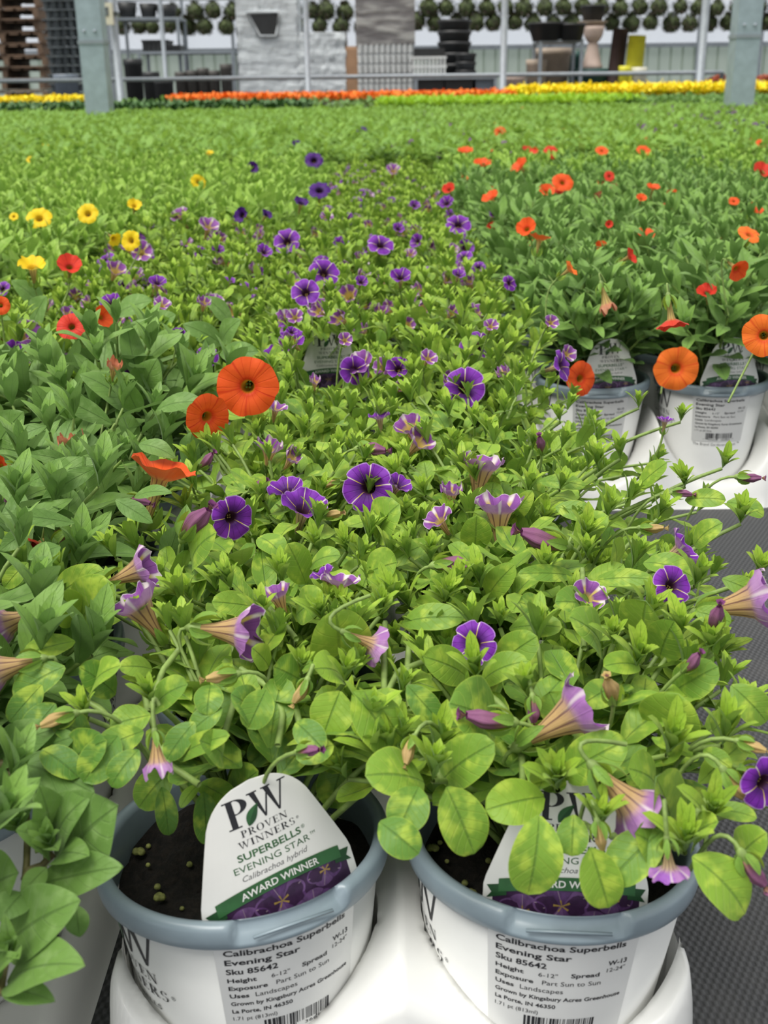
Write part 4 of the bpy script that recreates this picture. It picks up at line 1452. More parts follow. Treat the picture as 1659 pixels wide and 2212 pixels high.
# labels of the plants
for i, (x, y, kd, az) in enumerate(POTS):
    r_ = roots[i]
    if 'mb' in r_: del r_['mb']
    side = 'left' if x < -0.1 else 'right'
    if i < 2:
        r_['label'] = NAMES[i]
    elif i < 8:
        row = ('', 'second', 'third', 'fourth')[i // 2]
        r_['label'] = 'bright green potted plant with violet star flowers, %s pot back behind the front %s pot' % (row, 'left' if i % 2 == 0 else 'right')
    elif i < 16:
        if i == KB: r_['label'] = 'lance leaved potted plant whose stem hangs into the bottom left corner'
        else:
            row = ('first', 'second', 'third', 'fourth')[(i - 8) // 2]
            r_['label'] = 'dark leaved potted plant with orange flowers, %s row of the left tray, %s column' % (row, 'outer left' if i % 2 == 0 else 'inner right')
    elif abs(y - 1.102) < 1e-3 and abs(x - RX) < 1e-3:
        r_['label'] = 'labelled white pot of lance leaves behind the small orange flower at the right'
    elif abs(y - 1.102) < 1e-3 and abs(x - RX - PX) < 1e-3:
        r_['label'] = 'labelled white pot of dark leaves near the right edge, round orange flower before it'
    elif abs(y - 1.102) < 1e-3:
        r_['label'] = 'potted plant in shade cut by the right edge, beside the labelled orange flowered pots'
        if x > RX + 2.6 * PX: r_['group'] = 'shaded pots at the right edge'
        if x > RX + 1.6 * PX: r_['group'] = 'shaded pots at the right edge'
    else:
        key = 'star' if kd == 'star' else kd + '_' + side
        if abs(x) < .12 and kd != 'star': key = 'mid_left'
        r_['label'], g = LAB[key]; r_['group'] = g

# ------------------------------------------------------------------ tags
make_tag((XL, Y0, 0), math.radians(27), math.radians(12), 'big white bell shaped plant tag in the front left pot, green banner fully visible', TILT[0], roll=math.radians(-8))
make_tag((XR, Y0 + .002, -0.002), math.radians(-1), math.radians(10), 'white bell shaped tag behind hanging leaves in the front right pot', TILT[1])
for r_ in range(1, 4):
    for c_, x in enumerate((XL, XR)):
        make_tag((x, Y0 + PX * r_, -.006), math.radians(6 if c_ else 12), math.radians(14), 'white plant tag shaded by leaves, %s pot back behind the front %s pot' % (('', 'second', 'third', 'fourth')[r_], ('left', 'right')[c_]))
make_tag((XL, 0.857 + 2 * PX, 0.012), math.radians(8), math.radians(8), 'round topped white tag rising among violet flowers in the middle of the bed')
make_tag((RX, 1.102, 0), math.radians(12), math.radians(8), 'left white tag of the two standing in pots by the right edge')
make_tag((RX + PX, 1.102, 0), math.radians(8), math.radians(8), 'right white tag of the two standing in pots by the right edge')

# ------------------------------------------------------------------ flowers placed as in the photo
CAMV = nrm(CAM - at(830, 1100, .5))
# px, py, width px, kind, form, facing (x right, y away, z up), Y or None, spin
FL = [
 (795,1053,112,'star','open',(-.25,-.9,.35),None,.3),(500,1118,98,'star','open',(.45,-.8,.1),None,.9),(655,1100,104,'star','cup',(.25,-.25,1),None,.2),
 (620,1062,80,'star','cup',(-.2,-.2,.9),None,.6),(1003,838,92,'star','open',(-.1,-.9,.45),None,.1),(765,800,66,'star','open',(.3,-.9,.3),None,.5),
 (1030,752,76,'star','open',(.1,-.9,.5),None,.3),(1212,790,70,'star','open',(.8,-.45,.4),None,.2),(860,797,52,'star','cup',(-.2,-.7,.6),None,.7),
 (448,770,48,'star','open',(.1,-.9,.4),None,.2),(285,803,36,'star','cup',(.3,-.6,.3),None,.2),
 (660,632,64,'star','open',(-.1,-.8,.6),.85,.4),(700,590,66,'star','open',(.2,-.8,.6),.95,.2),(620,522,60,'star','open',(-.1,-.8,.6),1.1,.8),
 (822,530,58,'star','open',(.1,-.6,.8),1.08,.3),(990,486,54,'star','open',(0,-.7,.7),1.2,.5),(865,600,46,'star','cup',(0,-.5,.8),.93,.3),(305,545,50,'faded','cup',(.2,-.8,.5),1.0,.1),
 (1100,612,36,'star','open',(.5,-.7,.4),.95,.1),(705,470,30,'faded','cup',(.2,-.6,.7),1.25,.1),(570,545,36,'star','cup',(.3,-.5,.7),1.0,.1),(470,540,28,'star','cup',(.3,-.5,.7),1.05,.4),
 (450,490,46,'faded','cup',(.3,-.4,.7),1.15,.1),(390,468,44,'faded','cup',(-.3,-.4,.7),1.2,.1),(340,612,40,'star','cup',(.2,-.4,.9),.9,.1),(240,655,46,'star','cup',(-.2,-.5,.8),.8,.1),
 (350,660,40,'faded','cup',(.2,-.4,.7),.8,.5),(440,655,32,'faded','wilt',(.2,-.4,.7),.8,.5),(250,585,40,'faded','trumpet',(.4,-.4,.7),.95,.5),(745,735,34,'faded','cup',(.2,-.6,.5),.72,.5),
 (1190,697,34,'faded','cup',(.2,-.6,.5),.76,.5),(1060,705,34,'faded','cup',(.1,-.5,.6),.76,.2),(925,775,40,'faded','cup',(.2,-.5,.6),.71,.8),(630,718,26,'star','cup',(.2,-.5,.6),.76,.8),
 (385,722,30,'star','cup',(.2,-.5,.6),.75,.8),(780,610,30,'star','cup',(.2,-.5,.6),.9,.8),(860,495,28,'star','cup',(.2,-.5,.6),1.15,.8),(895,445,26,'star','cup',(.2,-.5,.6),1.3,.8),
 (965,440,34,'star','cup',(-.2,-.5,.6),1.35,.8),(850,370,34,'faded','cup',(.1,-.5,.6),1.6,.8),(845,325,26,'star','cup',(.1,-.5,.6),2.0,.8),(1065,465,22,'star','cup',(.2,-.5,.6),1.25,.8),(990,595,32,'star','cup',(.2,-.4,.8),.92,.8),
 (678,347,48,'plum','open',(0,-.75,.6),1.75,.2),(690,412,50,'plum','open',(.05,-.6,.8),1.5,.6),(782,283,30,'plum','open',(.1,-.7,.7),2.4,.1),(545,362,26,'plum','cup',(.4,-.7,.3),1.65,.2),
 (523,465,34,'plum','cup',(-.4,-.7,.3),1.3,.2),(650,440,34,'plum','cup',(.2,-.3,.7),1.4,.2),(575,465,26,'plum','cup',(.4,-.3,.5),1.3,.2),(692,272,20,'plum','open',(.1,-.5,.7),2.5,.2),(640,312,20,'plum','cup',(.1,-.5,.7),2.1,.2),
 (1038,1015,98,'faded','trumpet',(.15,.2,1),None,.4),(1078,1105,100,'faded','trumpet',(0,.1,1),None,.1),(1468,1190,96,'star','cup',(.75,-.05,.6),None,.2),(1622,1300,130,'faded','trumpet',(1,-.25,.35),None,.3),
 (1650,1690,120,'star','open',(.3,-.9,.2),None,.2),(1235,1545,150,'faded','trumpet',(.85,.1,.50),None,.5),(515,1365,120,'faded','trumpet',(.95,-.2,.0),None,.2),(300,1312,112,'faded','trumpet',(-.5,.1,.8),None,.5),
 (300,1232,96,'faded','trumpet',(.9,.1,.35),None,.7),(735,1265,92,'faded','cup',(.1,.25,1),None,.4),(600,1288,66,'faded','trumpet',(-.3,.1,.9),None,.1),(800,1390,92,'faded','cup',(.8,.2,-.5),None,.1),
 (1025,1390,100,'star','open',(-.1,-.75,.6),None,.3),(1360,1735,130,'faded','trumpet',(.65,-.2,-.65),None,.2),(1445,1872,88,'star','cup',(.1,-.2,-.95),None,.3),(1450,1265,90,'star','open',(.2,-.7,.6),None,.2),
 (1270,1290,80,'faded','cup',(.2,-.4,.7),None,.2),(885,925,60,'faded','trumpet',(-.3,-.3,.8),None,.3),(905,955,60,'faded','trumpet',(.4,-.3,.6),None,.8),(582,972,58,'faded','wilt',(.2,-.2,1),None,.3),(700,1245,60,'star','cup',(-.4,.1,.9),None,.3),
 (340,1645,74,'faded','wilt',(.1,-.4,-.85),None,.1),(20,1345,90,'faded','trumpet',(-.9,-.1,-.3),None,.1),(5,1445,100,'faded','trumpet',(-.9,-.1,-.2),None,.1),(860,1050,60,'star','cup',(.4,-.2,.7),None,.1),
 (950,1125,70,'faded','cup',(-.4,-.2,.7),None,.1),(975,1065,50,'faded','wilt',(.0,-.2,1),None,.1),(630,990,50,'faded','wilt',(.3,-.2,.5),None,.1),(1436,911,38,'star','cup',(.1,.1,1),None,.1),(595,885,50,'faded','cup',(.2,-.1,.8),None,.1),
 (820,905,50,'star','cup',(-.1,.1,.9),None,.1),(680,825,32,'faded','wilt',(.1,-.3,.9),None,.1),(1225,765,40,'faded','cup',(.4,-.5,.4),None,.1),
 (535,835,132,'orange','open',(.05,-.97,.15),.60,.1),(447,900,104,'orange','open',(.55,-.8,-.05),.58,.5),(345,1035,150,'orange','cup',(.35,.25,1),.50,.2),(1460,796,96,'tang','open',(-.02,-.97,.15),.88,.3),
 (1253,818,76,'orange','open',(.45,-.85,.1),.86,.2),(1650,725,92,'tang','open',(-.3,-.92,.15),.86,.4),(155,706,64,'red','open',(0,-.8,.6),.70,.2),(218,685,50,'orange','cup',(.8,-.5,.3),.69,.4),
 (156,962,62,'dry','wilt',(-.1,.1,1),.54,.1),(88,1178,90,'red','cup',(-.5,-.5,-.3),.46,.4),(246,795,44,'dry','wilt',(.3,-.2,1),.62,.1),(150,577,56,'red','cup',(.2,-.5,.7),.92,.1),(2,1008,56,'orange','cup',(-.3,-.7,.2),.52,.3),
 (2,660,40,'orange','open',(.3,-.8,.3),.72,.3),(70,1965,60,'red','cup',(-.2,-.4,-.6),.27,.3),
 (1215,395,46,'orange','open',(.1,-.75,.6),1.62,.3),(1190,330,34,'red','open',(.1,-.7,.6),2.0,.3),(1138,495,46,'orange','cup',(-.3,-.6,.6),1.18,.3),(1165,520,46,'orange','cup',(.2,.2,.9),1.12,.3),(1042,358,44,'orange','cup',(0,-.3,.9),1.75,.3),
 (1125,362,44,'orange','cup',(-.6,-.3,.7),1.75,.3),(1358,556,40,'red','cup',(.6,-.3,.4),1.08,.3),(1228,584,40,'tang','cup',(.7,-.2,.6),1.02,.3),(1618,508,54,'tang','open',(.2,-.5,.9),1.18,.3),(1300,326,28,'orange','open',(0,-.6,.8),2.0,.3),
 (1390,326,32,'orange','open',(.1,-.6,.8),2.0,.3),(1316,381,24,'red','open',(.1,-.8,.5),1.65,.3),(1410,408,30,'orange','cup',(.1,-.3,.9),1.55,.3),(1005,330,34,'orange','cup',(0,-.3,.9),1.95,.3),(1080,286,26,'orange','open',(0,-.8,.5),2.4,.3),
 (1062,430,42,'orange','cup',(-.5,-.3,.8),1.45,.3),(1140,330,34,'red','cup',(.3,-.3,.8),2.0,.3),(1600,285,26,'pink','open',(0,-.6,.7),2.4,.3),(1645,372,44,'red','cup',(.1,-.6,.7),1.7,.3),(1180,415,36,'orange','cup',(.1,-.6,.7),1.5,.3),
 (1450,690,70,'red','cup',(.1,-.3,-.8),.98,.3),(1590,580,50,'orange','cup',(.2,-.5,-.2),1.0,.3),(1630,455,36,'orange','cup',(.2,-.5,.7),1.35,.3),(1315,485,18,'red','cup',(0,-.9,.4),1.22,.3),(1385,430,24,'orange','cup',(0,-.5,.7),1.5,.3),
 (1645,310,24,'orange','open',(0,-.6,.7),2.2,.3),(1585,435,24,'orange','open',(0,-.6,.7),1.4,.3),(970,410,30,'red','cup',(-.3,-.6,.7),1.5,.3),(1310,655,50,'dry','wilt',(.2,-.2,-.7),.95,.3),
 (85,472,54,'yellow','open',(.15,-.75,.7),1.15,.2),(190,462,46,'yellow','open',(.1,-.8,.5),1.2,.2),(290,445,32,'yellow','cup',(.2,-.5,.6),1.3,.2),(283,520,46,'yellow','open',(-.3,-.8,.2),1.05,.2),(70,578,62,'yellow','cup',(.1,-.35,.95),.95,.2),
 (428,393,34,'yellow','open',(.5,-.8,.4),1.5,.2),(450,330,22,'yellow','open',(0,-.4,.9),1.9,.2),(245,515,32,'yellow','cup',(.5,-.5,-.3),1.08,.2),(30,468,20,'yellow','open',(0,-.7,.5),1.2,.2),(65,345,16,'yellow','open',(0,-.7,.5),1.9,.2),
 (590,256,14,'yellow','open',(0,-.7,.5),2.6,.2),(625,250,14,'yellow','open',(0,-.7,.5),2.6,.2),(345,247,12,'yellow','open',(0,-.7,.5),2.8,.2),
]
BUD = [ # px,py length px, kind, direction in image (dx, dy down)
 (165,1540,90,'tan',(-1,.28)),(515,1455,80,'tan',(-1,.25)),(665,1465,60,'tan',(-.4,1)),(1110,1560,110,'purple',(-1,-.05)),(1150,1500,60,'purple',(.2,1)),(1290,1770,60,'tan',(.2,1)),
 (895,1590,55,'tan',(-.3,.6)),(1600,1840,100,'purple',(.5,1)),(1560,1660,90,'tan',(.6,1)),(1225,1180,110,'purple',(-1,-.2)),(935,1222,90,'purple',(1,-.15)),(395,1165,95,'purple',(.6,-1)),
 (150,1145,90,'purple',(-.6,1)),(1540,1365,60,'purple',(.05,-1)),(1475,1450,56,'purple',(.7,-.5)),(1590,1030,60,'purple',(1,.1)),(1325,1520,60,'tan',(.0,-1)),(770,970,70,'purple',(1,-.1)),(1450,1065,50,'purple',(1,0)),
 (270,1072,60,'purple',(1,.4)),(430,1010,44,'purple',(.8,-.6)),(1380,1140,60,'tan',(1,.1)),(640,1625,60,'purple',(1,-.2)),(1170,980,44,'purple',(0,-1)),(25,1050,60,'purple',(-.2,1)),(240,930,50,'tan',(-.4,.8)),
 (60,1345,1,'tan',(1,0)),(540,1060,44,'purple',(.8,-.3)),(1590,1600,60,'tan',(1,.3)),(735,1040,44,'tan',(-.7,.1)),(700,1115,40,'tan',(.8,-.3)),
]
for k, (px, py, wp, kd, form, d, Y, sp) in enumerate(FL):
    if Y is None: Yy = hero_Y(py) - 0.006
    elif py < 745:
        d_ = ray(px, py)
        zf = {'plum': .243, 'yellow': .243, 'orange': .243, 'tang': .243, 'red': .238}.get(kd, .222)
        Yy = (zf - CAM[2]) / d_[2] * d_[1]
    else: Yy = Y * 1.13
    p = at(px, py, Yy)
    z = proj(p)[2]
    size = wp / F * z
    if form == 'cup': size *= 1.1
    if form == 'trumpet': size *= 1.30
    if form == 'wilt': size *= 1.3
    size = min(size, 0.044)
    o = owner(p)
    c = POTS[o]
    dv = np.array([c[0] - p[0], c[1] + .01 - p[1]]); dv *= min(1, 0.018 / max(1e-6, np.linalg.norm(dv)))
    st = np.array([p[0] + dv[0], p[1] + dv[1], max(0.125, p[2] - 0.045)])
    if d[2] < -.3: st = p + np.array([0, .010, .016])
    add_flower(roots[o], p, nrm(d), kd, form, size, sp + k, k, cal=Yy < 1.5, stem_to=st if Yy < 1.5 else None)
for k, (px, py, lp, kd, d) in enumerate(BUD):
    if lp < 5: continue
    Yy = hero_Y(py) - 0.008
    p = at(px, py, Yy)
    q = at(px + d[0] * lp, py + d[1] * lp, Yy - 0.004)
    L = np.linalg.norm(q - p) * lp / (lp * math.hypot(*d)) if True else 0
    o = owner(p)
    c = POTS[o]
    dv = np.array([c[0] - p[0], c[1] + .01 - p[1]]); dv *= min(1, 0.012 / max(1e-6, np.linalg.norm(dv)))
    st = np.array([p[0] + dv[0], p[1] + dv[1], max(0.125, p[2] - 0.028)]) - nrm(q - p) * .012
    add_flower(roots[o], p, q - p, kd, 'bud', 0.028 * min(1.5, max(.6, L / 0.019)), k, k, stem_to=st)

# small flowers scattered through the rows further back, parts of their own plants
R = random.Random(50)
for i, (x, y, kd, az) in enumerate(POTS):
    if i < 16: continue
    if kd == 'star':
        n = R.choice([3, 4, 5, 6])
        ch = [('faded', 'cup'), ('star', 'cup'), ('faded', 'wilt'), ('star', 'open'), ('faded', 'trumpet'), ('faded', 'wilt')]
    elif kd == 'dark' and x > 0:
        n = R.choice([0, 0, 1, 1]) if y > 1.1 else 0
        ch = [('orange', 'cup'), ('red', 'cup'), ('dry', 'wilt')]
    else:
        n = 0; ch = []
        if x > 0.6 and y > 2.3: n = 2; ch = [('faded', 'cup'), ('plum', 'cup')]
    for k in range(n):
        a = R.random() * 6.28; r = 0.07 * math.sqrt(R.random())
        H = KINDS[kd]['H']
        p = np.array([x + r * math.cos(a), y + r * math.sin(a), 0.126 + H * (1 - .45 * (r / .08) ** 2)])
        kk, ff = R.choice(ch)
        pp = proj(p)
        if 640 < pp[0] < 770 and 740 < pp[1] < 850: continue
        add_flower(roots[i], p, nrm([R.uniform(-.6, .6), -R.uniform(.2, .9), R.uniform(.3, 1)]), kk, ff, R.uniform(.016, .026), R.random() * 6, R.randrange(3), cal=False)

# ------------------------------------------------------------------ the rest of the bed, beyond three metres: nobody could count it
def far_leaves(n, xr, yr, zf, L, W, name, mat, label, cat, cond=None, up=0.6, seed=1, tone=None, jz=0.012):
    g = np.random.default_rng(seed)
    # sample so that density stays even on the ground
    y = np.sqrt(g.uniform(yr[0] ** 2, yr[1] ** 2, n))
    x = (g.uniform(-1, 1, n) * (0.42 * y + .25)) if xr is None else g.uniform(xr[0], xr[1], n)
    if cond is not None:
        k = cond(x, y); x, y = x[k], y[k]
    n = len(x)
    z = zf(x, y) + g.normal(0, jz, n)
    a = g.uniform(0, 2 * PI, n)
    el = g.uniform(-0.1, up + .3, n)
    d = np.stack([np.cos(a) * np.cos(el), np.sin(a) * np.cos(el), np.sin(el)], -1)
    s = np.stack([-np.sin(a), np.cos(a), g.uniform(-.4, .4, n)], -1)
    Ln = L * g.uniform(.7, 1.3, n)[:, None]; Wn = W * g.uniform(.7, 1.3, n)[:, None]
    p = np.stack([x, y, z], -1)
    up_ = np.array([0, 0, 1.0])
    V = np.stack([p, p + d * Ln * .55 + s * Wn / 2 + up_ * .004, p + d * Ln, p + d * Ln * .55 - s * Wn / 2 + up_ * .004], 1).reshape(-1, 3)
    Fq = np.arange(4 * n).reshape(n, 4)
    uv = np.tile(np.array([[.5, 0], [1, .5], [.5, 1], [0, .5]]), (n, 1))
    t = np.repeat(np.clip(g.uniform(.1, 1, n) if tone is None else g.uniform(tone[0], tone[1], n), 0, 1), 4)
    mb = MB(); mb.add(V, Fq, uv, t)
    o = mb.obj(name, mat, None)
    tag(o, label, cat, kind='stuff')
    return o


def bedz(x, y):
    return 0.205 + 0.010 * np.sin(x * 26) + .01 * np.sin(y * 24) + 0.022 * np.clip((y - 3) / 4, 0, 1)


def cell_hole(x, y):
    return np.ones(len(x), bool)


FAR_END = 9.0
far_leaves(260000, None, (3.2, FAR_END), bedz, 0.044, 0.017, 'plant_bed', 'leaf_mid', 'far carpet of green leafy bedding plants filling the bed up to the posts', 'plant bed',
           lambda x, y: ~((np.abs(x) < .25) & (y > 30)), seed=3)
# low green hedge rows behind the bed
far_leaves(50000, None, (9.0, 10.4), lambda x, y: 0.272 + 0 * x, 0.06, 0.03, 'plant_row', 'far_dark_leaf', 'dark green band of low plants behind the bright bed at the left', 'plant bed',
           lambda x, y: x < -.6, seed=4)
far_leaves(26000, None, (9.0, 10.4), lambda x, y: 0.292 + 0 * x, 0.06, 0.03, 'plant_row', 'leaf_lime', 'lime green band of plants in front of the orange flower strip', 'plant bed',
           lambda x, y: (x > 0.0) & (x < 2.0), seed=5, tone=(.4, 1))
far_leaves(26000, None, (9.0, 10.4), lambda x, y: 0.272 + 0 * x, 0.06, 0.03, 'plant_row', 'leaf_dark', 'green band of plants in front of the yellow flower strip', 'plant bed',
           lambda x, y: (x > 1.8), seed=15)
zo = float(at(700, 202, 13.5)[2])
def strip(name, mat, px0, px1, pyt, Y0_, Y1_, n, label, seed, jz=.012):
    z0 = float(at((px0 + px1) / 2, pyt, Y0_)[2])
    xa, xb_ = float(at(px0, pyt, Y0_)[0]), float(at(px1, pyt, Y0_)[0])
    o = far_leaves(n, (xa, xb_), (Y0_, Y1_), lambda x, y: z0 + 0 * x, 0.036, 0.032, name, mat, label, 'flower bed', seed=seed, up=1.0, jz=jz)
    return o
strip('flower_strip', 'flower_orange', 360, 1190, 210, 10.6, 11.9, 15000, 'long orange strip of flowers across the far end of the bed', 6)
strip('flower_strip', 'flower_yellow', 1130, 1720, 197, 10.2, 11.6, 24000, 'bright yellow strip of flowers at the far right end', 7, .020)
strip('flower_strip', 'flower_yellow', -60, 150, 219, 10.6, 11.6, 3500, 'small yellow strip of flowers at the far left in front of the pallets', 8)
# foliage that carries the strips
for px0, px1, py, Yy, lab, sd2 in ((-80, 400, 229, 10.5, 'green foliage under the far left yellow strip', 31), (340, 1200, 219, 10.5, 'green foliage under the orange strip', 32), (1130, 1730, 212, 10.1, 'green foliage under the yellow strip', 33)):
    z0 = float(at((px0 + px1) / 2, py, Yy)[2])
    xa, xb_ = float(at(px0, py, Yy)[0]), float(at(px1, py, Yy)[0])
    far_leaves(9000, (xa, xb_), (Yy - .3, Yy + 1.6), lambda x, y: z0 - np.random.default_rng(2).uniform(0, z0 * .8, len(x)), .06, .04, 'strip_foliage', 'leaf_dark', lab, 'foliage', seed=sd2)
# scattered far flowers
def far_flowers(n, cond, mat, label, seed, zadd=.02, size=.022, yr=(3.2, 8.8)):
    g = np.random.default_rng(seed)
    y = np.sqrt(g.uniform(yr[0] ** 2, yr[1] ** 2, n * 6)); x = g.uniform(-1, 1, n * 6) * (0.42 * y + .2)
    k = cond(x, y); x, y = x[k][:n], y[k][:n]
    mb = MB()
    for i in range(len(x)):
        c = np.array([x[i], y[i], bedz(x[i], y[i]) + zadd + g.uniform(-.01, .01)])
        ax = nrm([g.uniform(-.6, .6), -.8, g.uniform(.2, 1)])
        a = nrm(np.cross(ax, [0, 0, 1.0])); b2 = np.cross(ax, a)
        t = np.arange(10) * 2 * PI / 10
        r_ = size / 2 * np.where(np.arange(10) % 2, 1.0, .8)[:, None]
        V = np.concatenate([[c - ax * size * .3], c + r_ * (np.cos(t)[:, None] * a + np.sin(t)[:, None] * b2)])
        mb.add(V, [[0, k2 + 1, (k2 + 1) % 10 + 1] for k2 in range(10)], np.array([[.1, .45]] + [[.1, .9]] * 10))
    o = mb.obj('far_blossoms', mat, None)
    tag(o, label, 'flowers', kind='stuff')
far_flowers(500, lambda x, y: np.abs(x - .12 * y * .5) < .20, 'petal_faded', 'lilac specks of blossom in the middle rows beyond the violet flowers', 41)
far_flowers(160, lambda x, y: (x > .3) & (x < 1.3), 'petal_orange', 'orange specks of blossom in the far right part of the bed', 42)
far_flowers(900, lambda x, y: (x > .22 * y), 'petal_faded', 'mauve haze of blossom at the far right of the bed', 43, yr=(4.2, 9.0), size=.03)
far_flowers(500, lambda x, y: (x > .24 * y), 'petal_plum', 'deep purple specks among the mauve blossom at the far right', 44, yr=(4.0, 9.0), size=.03)
far_flowers(30, lambda x, y: (x < -.3), 'petal_yellow', 'tiny yellow specks of blossom in the far left carpet', 45)

# ------------------------------------------------------------------ greenhouse posts and rails
def post(px_top, Y, wd, label, collar_py=None, box=False, name='steel_post'):
    # vertical steel: find x where the post meets the bed
    p = at(px_top, 205, Y)
    t = thing(name, label, 'post', (float(p[0]), Y, 0))
    mb = MB()
    mb.box((0, 0, 1.7), (wd, wd, 3.4))
    mb.box((0, 0, 0.01), (wd * 1.6, wd * 1.6, 0.02))
    mb.obj('shaft', 'galv', t, smooth=False)
    if collar_py:
        z = float(at(px_top, collar_py, Y)[2])
        m2 = MB(); m2.box((0, 0, z), (wd + .014, wd + .014, 0.022)); m2.obj('splice_collar', 'galv_light', t, smooth=False)
        m3 = MB()
        for s in (-1, 1):
            m3.lathe([(0.0001, .012), (.009, .010), (.011, 0), (.011, -.001)], 6, (s * wd * .22, -wd / 2 - .004, z + .06))
        m3.obj('bolt', 'galv_light', t)
    return t
post(213, 7.6, .15, 'thick galvanised steel post rising at the left of the bed', 92)
post(1597, 7.6, .15, 'thick galvanised steel post rising at the right of the bed', 79)
def tube_post(px, Y, r, label, lean=0.0):
    p = at(px, 190, Y)
    mb = MB(); mb.tube([(0, 0, 0), (lean, 0, 3.6)], r, 14)
    o = mb.obj('tube_post', 'galv_light', None, loc=(float(p[0]), Y, 0))
    return tag(o, label, 'post')
tp = tube_post(259, 12.2, .038, 'slim steel tube post just right of the thick left post, cream box on it', -.0)
tube_post(666, 12.2, .030, 'slim steel tube post in front of the white wrapped pallets')
tube_post(1086, 12.2, .034, 'slim steel tube post left of the tan pots')
tube_post(1510, 12.2, .040, 'slim steel tube post left of the thick right post')
tube_post(360, 14.0, .025, 'thin steel rod among the dark shelves at the left')
mb = MB(); mb.box((0, 0, 0), (.12, .06, .20)); mb.box((.07, .03, 0), (.08, .02, .04), 1); mb.box((0, -.032, .02), (.05, .01, .08), 1)
bx_ = at(231, 30, 12.1)
tag(mb.obj('control_box', ['cream', 'grey_plastic'], None, False, bx_), 'cream control box fixed to the slim tube post at the left', 'box')
mb = MB()
pa, pb = at(-200, 178, 12.4), at(1560, 156, 12.4)
mb.tube([(pa[0], 12.4, (pa[2] + pb[2]) / 2), (pb[0], 12.4, (pa[2] + pb[2]) / 2)], .022, 10)
mb.tube([(pb[0], 12.4, (pa[2] + pb[2]) / 2), (pb[0], 12.4, 0)], .022, 10)
mb.tube([(pa[0], 12.4, (pa[2] + pb[2]) / 2), (pa[0], 12.4, 0)], .022, 10)
tag(mb.obj('pipe_rail', 'galv_light'), 'long horizontal steel pipe rail running behind the flower strips', 'rail')

# ------------------------------------------------------------------ hanging baskets on the far wall
def basket_proto():
    t = thing('hanging_basket', '', 'hanging basket', (0, 0, 0))
    mb = MB(); mb.lathe([(0.0001, -.13), (.07, -.12), (.12, -.05), (.135, .02), (.14, .03), (.12, .03), (.0001, .01)], 16); mb.obj('basket_pot', 'black_plastic', t)
    R = random.Random(4); mb = MB()
    th = np.linspace(0, 2 * PI, 17)[:-1]; pz = np.linspace(-1.35, 1.5, 12)
    Pb = np.array([[[math.cos(a) * math.cos(e) * (.165 + .03 * math.sin(5 * a + 3 * e)), math.sin(a) * math.cos(e) * (.165 + .03 * math.sin(5 * a + 3 * e)), .01 + math.sin(e) * .15 * (1 + .15 * math.sin(4 * a))] for a in th] for e in pz])
    mb.grid(Pb, wrap=True)
    for i in range(260):
        a = R.random() * 6.28; e = R.uniform(-1.2, 1.4); rr = R.uniform(.15, .20)
        c = np.array([math.cos(a) * math.cos(e) * rr, math.sin(a) * math.cos(e) * rr, .02 + math.sin(e) * rr * .85])
        d = nrm(c + [0, 0, -.05]) * .06
        leaf(mb, c, c + d, [0, 0, 1], .035, 'ob', .2, .2, .5, R.randrange(2), 3, 2)
    mb.obj('foliage', ['basket_leaf', 'basket_leaf_red'], t)
    mb = MB()
    for i in range(3):
        a = i * 2.09
        mb.tube([(.13 * math.cos(a), .13 * math.sin(a), .03), (0, 0, .42)], .004, 4)
    mb.obj('hanger', 'galv_light', t)
    return t
bp = basket_proto()
YH = 19.6
first = True
BG = {0: ('leafy hanging basket in the upper of the two hanging rows along the far wall', 'hanging baskets in the upper row'),
      1: ('leafy hanging basket in the lower of the two hanging rows along the far wall', 'hanging baskets in the lower row')}
UP = [372, 420, 460, 498, 640, 672, 705, 748] + [924 + i * 41.8 for i in range(19)]
LO = [262, 300, 330, 368, 405, 443, 487, 650, 692, 736, 780] + [900 + i * 42.2 for i in range(19)]
Rb = random.Random(2)
for row, lst, py in ((0, UP, 17), (1, LO, 50)):
    for px in lst:
        o = bp if first else copy_tree(bp)
        first = False
        p = at(px + Rb.uniform(-3, 3), py + (830 - px) * -0.0 + Rb.uniform(-2, 2) + (8 if px < 800 else 0), YH + Rb.uniform(-.1, .1))
        s = Rb.uniform(.66, .84)
        o.location = [float(c) for c in p]; o.rotation_euler[2] = Rb.random() * 6; o.scale = (s, s, s)
        o['label'], o['group'] = BG[row]
for py, lab in ((17, 'upper'), (50, 'lower')):
    z = float(at(830, py, YH)[2]) + .38
    mb = MB(); mb.tube([(-12, YH, z), (12, YH, z)], .015, 8)
    mb.tube([(-12, YH, z), (-12, YH, 0)], .02, 8); mb.tube([(12, YH, z), (12, YH, 0)], .02, 8)
    tag(mb.obj('hanging_pipe', 'galv_light'), 'thin horizontal pipe carrying the %s row of hanging baskets' % lab, 'pipe')

# ------------------------------------------------------------------ stored things at the back
def span(px0, px1, pyt, Y, z0=0.0):
    a = at(px0, pyt, Y); b2 = at(px1, pyt, Y)
    return float((a[0] + b2[0]) / 2), float(b2[0] - a[0]), float((a[2] + b2[2]) / 2)


